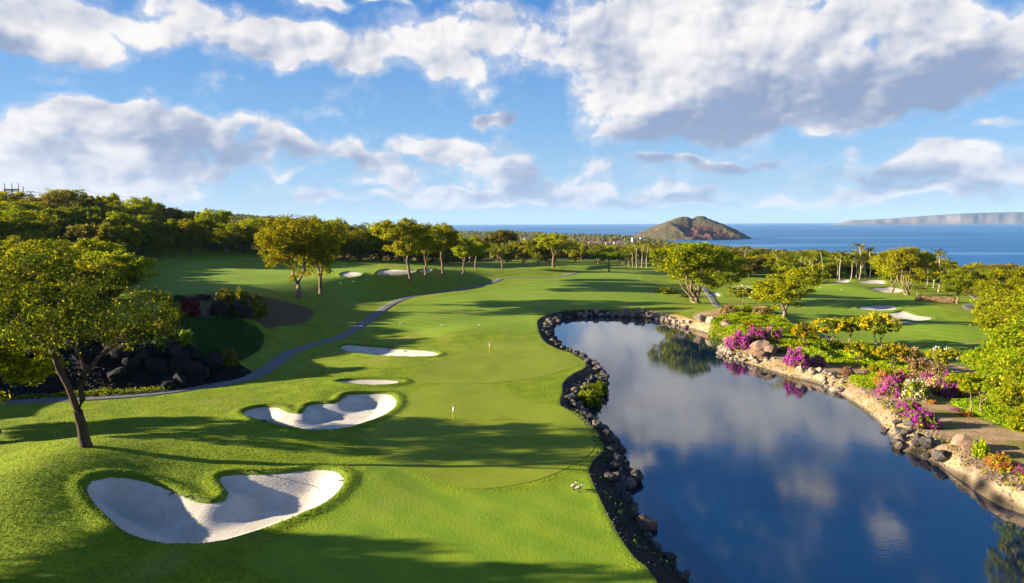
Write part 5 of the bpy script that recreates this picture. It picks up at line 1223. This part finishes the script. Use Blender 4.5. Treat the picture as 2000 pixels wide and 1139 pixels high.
def m_goose(g):
    p = g.node('ShaderNodeTexCoord').outputs['Object']; x, y, z = g.sep(p); n = g.noise(g.v('MULTIPLY', p, (1, 1, 2)), 18, 3)
    body = g.mix(g.ss(n, 0.35, 0.65), (0.24, 0.17, 0.11), (0.50, 0.42, 0.33))
    neck = (0.62, 0.50, 0.34); col = g.mix(g.ss(z, 0.42, 0.46), body, neck); col = g.mix(g.ss(z, 0.625, 0.645), col, (0.02, 0.018, 0.016)); col = g.mix(g.ss(z, 0.2, 0.16), col, (0.02, 0.02, 0.02))
    return bsdf(g, col, 0.8)
gm = goose_mesh(); gm.materials.append(mat('goose plumage', m_goose))
for (x, y), a, l in zip(GEESE, (0.7, 0.35), ('left goose standing on the grass by the pond', 'right goose, nearer the dark pond bank')):
    o = tag(link('goose', gm), l, 'goose'); o.location = (x, y, gz(x, y) + 0.01); o.rotation_euler = (0, 0, a); o.scale = (1.15, 1.15, 1.15)

# ---------------------------------------------------------------- power line on the hillside
def pole_thing(x, y, h, label, arm=True):
    o = tag(empty('utility_pole', (x, y, gz(x, y)), 0.35), label, 'utility pole')
    link('pole', tube_mesh('pole', [(0, 0, -0.5), (0, 0, h / 2), (0, 0, h)], [0.40, 0.36, 0.30], 8, 'wood'), None, o)
    if arm:
        ca = link('crossarm', block('crossarm', 4.6, 0.4, 0.4, 0, 'wood'), None, o); ca.location = (0, -0.2, h - 0.5)
        ins = tube_mesh('insulator', [(0, 0, 0), (0, 0, 0.2), (0, 0, 0.4)], [0.06, 0.10, 0.05], 6, 'white')
        for k in (-1.6, -0.9, 0.9, 1.6): link('insulator', ins, None, ca).location = (k, 0, 0.22)
    return Vector((x, y, gz(x, y) + h))
def pix(az_px, d): return (az_px - 1000) / 1334 * d, d
tops = []
for px_, d, l, top_px in [(70, 430, 'nearest utility pole, standing among the trees by the steel frame', 371), (171, 560, 'utility pole against the sky on the left hillside', 368), (265, 680, 'farthest utility pole, just above the treetops', 382)]:
    x, y = pix(px_, d); zt = 24 + (437 - top_px) / 1334 * d
    tops.append(pole_thing(x, y, max(9, zt - gz(x, y)), l))
x, y = pix(56, 500); pole_thing(x, y, max(10, 24 + (437 - 361) / 1334 * 500 - gz(x, y)), 'plain bare pole between the steel frame and the nearest utility pole', False)
x, y = pix(-60, 470); tops.insert(0, Vector((x, y, 24 + (437 - 366) / 1334 * 470)))
for k, (a, b) in enumerate(zip(tops[:-1], tops[1:])):
    t = np.linspace(0, 1, 11); pts = np.array([a.lerp(b, float(q)) for q in t]); pts[:, 2] -= 4 * (t * (1 - t)) * 1.6 + 0.3
    tag(link('power_line', tube_mesh('power_line', pts, [0.09] * 11, 4, 'steel')), ['power line leaving the picture at the left edge', 'power line between the nearest pole and the one against the sky', 'power line sagging towards the farthest pole'][k], 'power line')
x, y = pix(34, 470); zb = gz(x, y); ht = 24 + (437 - 355) / 1334 * 470 - zb
o = tag(empty('steel_switch_frame', (x, y, zb), 0.25), 'dark steel line frame with three masts and braced crossbeams on the hillside', 'steel frame')
for k, u in enumerate((-4.1, 0.2, 4.1)): link('mast', tube_mesh('mast', [(0, 0, -0.5), (0, 0, ht * 0.6), (0, 0, ht)], [0.42, 0.38, 0.22], 8, 'wood'), None, o).location = (u, 0, 0)
for zz in (ht - 4.6, ht - 5.6): link('crossbeam', block('crossbeam', 8.9, 0.7, 0.7, 0, 'steel'), None, o).location = (0, -0.4, zz)
for a, b in (((-4, -0.4, ht - 5.6), (-2, -0.4, ht - 9)), ((-2.0, -0.4, ht - 9), (0, -0.4, ht - 5.6)), ((0.2, -0.4, ht - 5.6), (2, -0.4, ht - 9)), ((2, -0.4, ht - 9), (4, -0.4, ht - 5.6))):
    link('brace', tube_mesh('brace', [a, ((a[0] + b[0]) / 2, -0.4, (a[2] + b[2]) / 2), b], [0.3] * 3, 4, 'steel'), None, o)

# ---------------------------------------------------------------- hut, hedge
def hut():
    x, y = 136.5, 191.5; o = tag(empty('canopy_hut', (x, y, gz(x, y)), 0.3), 'small hut with white canvas roof behind shrubs on the right', 'hut')
    V = []; F = []; n = 12
    for j, (r, z) in enumerate([(2.5, 1.55), (2.45, 1.75), (1.9, 2.35), (1.0, 2.85), (0.15, 3.05)]):
        for i in range(n): a = 2 * math.pi * i / n; s = 1.0 + 0.05 * (i % 2); V.append((r * s * math.cos(a) * 1.1, r * s * math.sin(a), z))
    for j in range(4):
        for i in range(n): F.append((j * n + i, j * n + (i + 1) % n, (j + 1) * n + (i + 1) % n, (j + 1) * n + i))
    me = npmesh('canopy', np.array(V), np.array(F)); me.materials.append(M['cloth']); link('canopy', me, None, o)
    pm = tube_mesh('post', [(0, 0, -0.2), (0, 0, 0.9), (0, 0, 1.7)], [0.06] * 3, 6, 'wood')
    for k in range(4): link('post', pm, None, o).location = (1.9 * math.cos(k * 1.571 + .78), 1.8 * math.sin(k * 1.571 + .78), 0)
    cm = block('counter', 2.4, 0.8, 0.95, 0.03, 'wood'); link('counter', cm, None, o)
hut()
x, y = 140.5, 186.0
o = tag(empty('ball_washer', (x, y, gz(x, y))), 'small dark post beside the hut path', 'post'); link('post', tube_mesh('post', [(0, 0, -0.1), (0, 0, 0.5), (0, 0, 1.0)], [0.06, 0.06, 0.05], 8, 'steel'), None, o); link('box', block('box', 0.4, 0.35, 0.55, 0.04, 'steel'), None, o).location = (0, 0, 0.85)
def hedge():
    rng = np.random.default_rng(4); n = 5200
    t = rng.random(n); q = rng.normal(size=(n, 2)); q /= np.linalg.norm(q, axis=1)[:, None]; rr_ = rng.uniform(0.7, 1.02, n)
    X = (t - 0.5) * 10.5; Y = q[:, 0] * rr_ * 1.25; Z = 0.75 + q[:, 1] * rr_ * 1.0 + 0.18 * np.sin(X * 1.7) * (q[:, 1] > 0)
    V, F = cards(np.stack([X, Y, np.maximum(Z, 0.02)], 1), np.stack([rng.normal(size=n) * .6, q[:, 0], q[:, 1]], 1) + rng.normal(size=(n, 3)) * 0.4, 0.15, 0.7, rng)
    o = tag(empty('clipped_hedge', (133.0, 213.5, gz(133, 213.5) - 0.05), -0.75), 'clipped tan pink hedge between the lower bunkers and the bent trunk tree', 'hedge')
    own_m = npmesh('foliage', V, F); own_m.materials.append(M['rose']); link('foliage', own_m, None, o)
    tb = Tubes()
    for k in range(9): tb.add([(-4.6 + k * 1.15, 0, -0.2), (-4.6 + k * 1.15, 0.05, 0.5), (-4.5 + k * 1.15, 0.1, 1.2)], [0.08, 0.06, 0.03], 5)
    me = tb.mesh('stems'); me.materials.append(M['bark']); link('stems', me, None, o)
hedge()

# ---------------------------------------------------------------- far buildings
M['wall'] = simple('pale render', (0.62, 0.60, 0.57), 0.9); M['tile'] = simple('terracotta roof', (0.34, 0.12, 0.07), 0.9); M['pane'] = simple('dark window glass', (0.03, 0.04, 0.05), 0.2)
pane = block('window', 2.6, 0.35, 1.8, 0, 'pane')
def building(name, px_, d, w, dep, h, label, floors, bays, roof, group=None, steps=1):
    x, y = pix(px_, d); o = tag(empty(name, (x, y, gz(x, y) - 0.5), 0.05), label, 'building', group)
    for s in range(steps):
        ww = w / steps; hh = h * (1 - 0.22 * (s % 2)); cx = -w / 2 + ww * (s + 0.5)
        wa = link('wall', block('wall', ww - 0.3, dep - (s % 2) * 1.5, hh, 0, 'wall'), None, o); wa.location = (cx, 0, 0)
        if roof == 'gable':
            V = [(-ww / 2 - .6, -dep / 2 - .6, 0), (ww / 2 + .6, -dep / 2 - .6, 0), (ww / 2 + .6, dep / 2 + .6, 0), (-ww / 2 - .6, dep / 2 + .6, 0), (-ww / 2 + 1.5, 0, h * .45), (ww / 2 - 1.5, 0, h * .45)]
            me = bpy.data.meshes.new('roof'); me.from_pydata(V, [], [(0, 1, 5, 4), (2, 3, 4, 5), (1, 2, 5), (3, 0, 4), (3, 2, 1, 0)]); me.materials.append(M['tile']); link('roof', me, None, o).location = (cx, 0, hh + 0.01)
        else:
            link('roof', block('roof', ww + 0.6, dep + 0.6, 0.6, 0, 'wall'), None, o).location = (cx, 0, hh + 0.01)
        for fl in range(floors if s % 2 == 0 else floors - 1 or 1):
            for b_ in range(bays):
                link('window', pane, None, wa).location = (-ww / 2 + ww * (b_ + .5) / bays, -(dep - (s % 2) * 1.5) / 2, hh * (fl + 0.25) / floors)
building('hotel_block', 1030, 2450, 22, 16, 17, 'white apartment block left of the tall bright tree on the coast', 4, 3, 'flat', steps=2)
building('hotel_block', 1047, 2500, 26, 16, 14, 'second white apartment block on the coast beside the first', 3, 3, 'flat', steps=2)
building('hotel_block', 1246, 2350, 42, 18, 20, 'stepped white hotel block near the foot of the cinder cone', 4, 3, 'flat', steps=3)
for k in range(9):
    building('terracotta_house', 1146 + k * 8.2, 2330 - (k % 3) * 40, 15, 11, 6, 'low house with terracotta roof in the coastal village row', 1, 2, 'gable', 'houses of the coastal village')

# ---------------------------------------------------------------- cinder cone and the island across the water
def m_cone(g):
    p = pos(g); n = g.noise(p, 0.012, 5, 0.65); f = g.noise(p, 0.09, 4, 0.7)
    scar = g.attr('scar')
    grassc = g.mix(g.ss(f, 0.42, 0.62), (0.115, 0.085, 0.047), (0.052, 0.060, 0.022)); grassc = g.mix(g.ss(n, 0.45, 0.7, 0, 0.6), grassc, (0.135, 0.090, 0.052))
    red = g.mix(g.ss(f, 0.3, 0.7), (0.04, 0.022, 0.019), (0.12, 0.050, 0.038))
    return bsdf(g, g.mix(g.ss(g.m('ADD', scar, g.m('MULTIPLY', g.m('SUBTRACT', f, 0.5), 0.5)), 0.4, 0.6), grassc, red), 0.95, bump(g, f, 0.9, 6.0), 0.05)
cx0, cy0 = 845.0, 3260.0
X, Y = np.meshgrid(np.linspace(-330, 330, 150), np.linspace(-330, 330, 120)); X = X.ravel(); Y = Y.ravel()
r1 = np.hypot((X + 25) / 1.12, Y); r2 = np.hypot((X - 55) / 1.15, Y - 20)
c1 = 116 * np.clip(1 - r1 / 255, 0, 1) ** 0.92; c2 = 117 * np.clip(1 - r2 / 215, 0, 1) ** 0.85
Z = np.maximum(np.minimum(c1, 108 + 0 * X), np.minimum(c2, 110 + 0 * X))
Z = Z - 5 * np.exp(-((X - 8) ** 2) / 180) * (Z > 60)
tail = 16 * np.exp(-((Y + 25 - 0.1 * X) / 50) ** 2) * sstep(310, 120, X) * (X > 60); Z = np.maximum(Z, tail)
ax_ = (X - 62 + 0.25 * (Y + 120)); scar = sstep(-100, -82, X + 0.2 * (Y + 60)) * sstep(190, 120, X) * sstep(-15, -55, Y + 0.30 * np.maximum(X, 0)) * sstep(0, 10, Z)
rib = fbm(X, Y, 38, 3, 4)
Z = Z * (1 - 0.42 * scar * sstep(8, 40, Z)) + scar * rib * 30 + fbm(X, Y, 30, 7, 4) * 6 * (Z > 2)
cm_ = npmesh('cinder_cone_hill', np.stack([X + cx0, Y + cy0, Z + SEA - 4], 1), (lambda i, n: np.stack([i, i + 1, i + n + 1, i + n], 1))((np.arange(119)[:, None] * 150 + np.arange(149)[None, :]).ravel(), 150), True)
add_attr(cm_, 'scar', scar)
tag(link('cinder_cone_hill', cm_, mat('cinder cone slopes', m_cone)), kind='structure')
def m_isle(g):
    p = pos(g); n = g.noise(p, 0.0009, 5, 0.6); x, y, z = g.sep(p)
    col = g.mix(g.ss(n, 0.35, 0.65), (0.13, 0.12, 0.125), (0.24, 0.19, 0.165)); col = g.mix(g.ss(z, 20, 200), col, (0.12, 0.115, 0.12))
    return bsdf(g, col, 0.95, None, 0.05)
X, Y = np.meshgrid(np.linspace(6850, 16500, 240), np.linspace(14600, 19500, 60)); X = X.ravel(); Y = Y.ravel(); SK = Y / 14900
ridge = 125 + 150 * sstep(7200, 11000, X) + 150 * sstep(10500, 15500, X) + 26 * fbm(X, Y * 0, 900, 4, 3)
front = sstep(14750, 15350, Y + 200 * fbm(X, Y * 0, 700, 6, 3)) * sstep(19500, 17800, Y); endm = sstep(6850, 7500, X) * sstep(16500, 15500, X)
gul = fbm(X, Y * 0.15, 190, 2, 3)
Z = ridge * front ** 0.7 * endm * (1 + 0.30 * gul * np.sin(np.clip(front, 0, 1) * math.pi)) - 8
im = npmesh('far_island', np.stack([X * SK, Y, Z + SEA], 1), (lambda i, n: np.stack([i, i + 1, i + n + 1, i + n], 1))((np.arange(59)[:, None] * 240 + np.arange(239)[None, :]).ravel(), 240), True)
tag(link('far_island', im, mat('island cliffs', m_isle)), kind='structure')


# ---------------------------------------------------------------- the air over the sea
bm = bmesh.new(); bmesh.ops.create_cube(bm, size=1.0)
for v in bm.verts: v.co = Vector((v.co.x * 90000, v.co.y * 90000, -75 if v.co.z < 0 else 520))
hz_me = bpy.data.meshes.new('haze'); bm.to_mesh(hz_me); bm.free()
hm = bpy.data.materials.new('sea air'); hm.use_nodes = True; hg = G(hm.node_tree); hg.n.clear()
pv = hg.node('ShaderNodeVolumePrincipled'); pv.inputs['Color'].default_value = (0.36, 0.60, 1.0, 1); pv.inputs['Density'].default_value = 2.0e-5
hg.l.new(pv.outputs[0], hg.node('ShaderNodeOutputMaterial').inputs['Volume'])
tag(link('haze', hz_me, hm), 'thin pale blue sea air over the whole view', 'haze', kind='stuff')
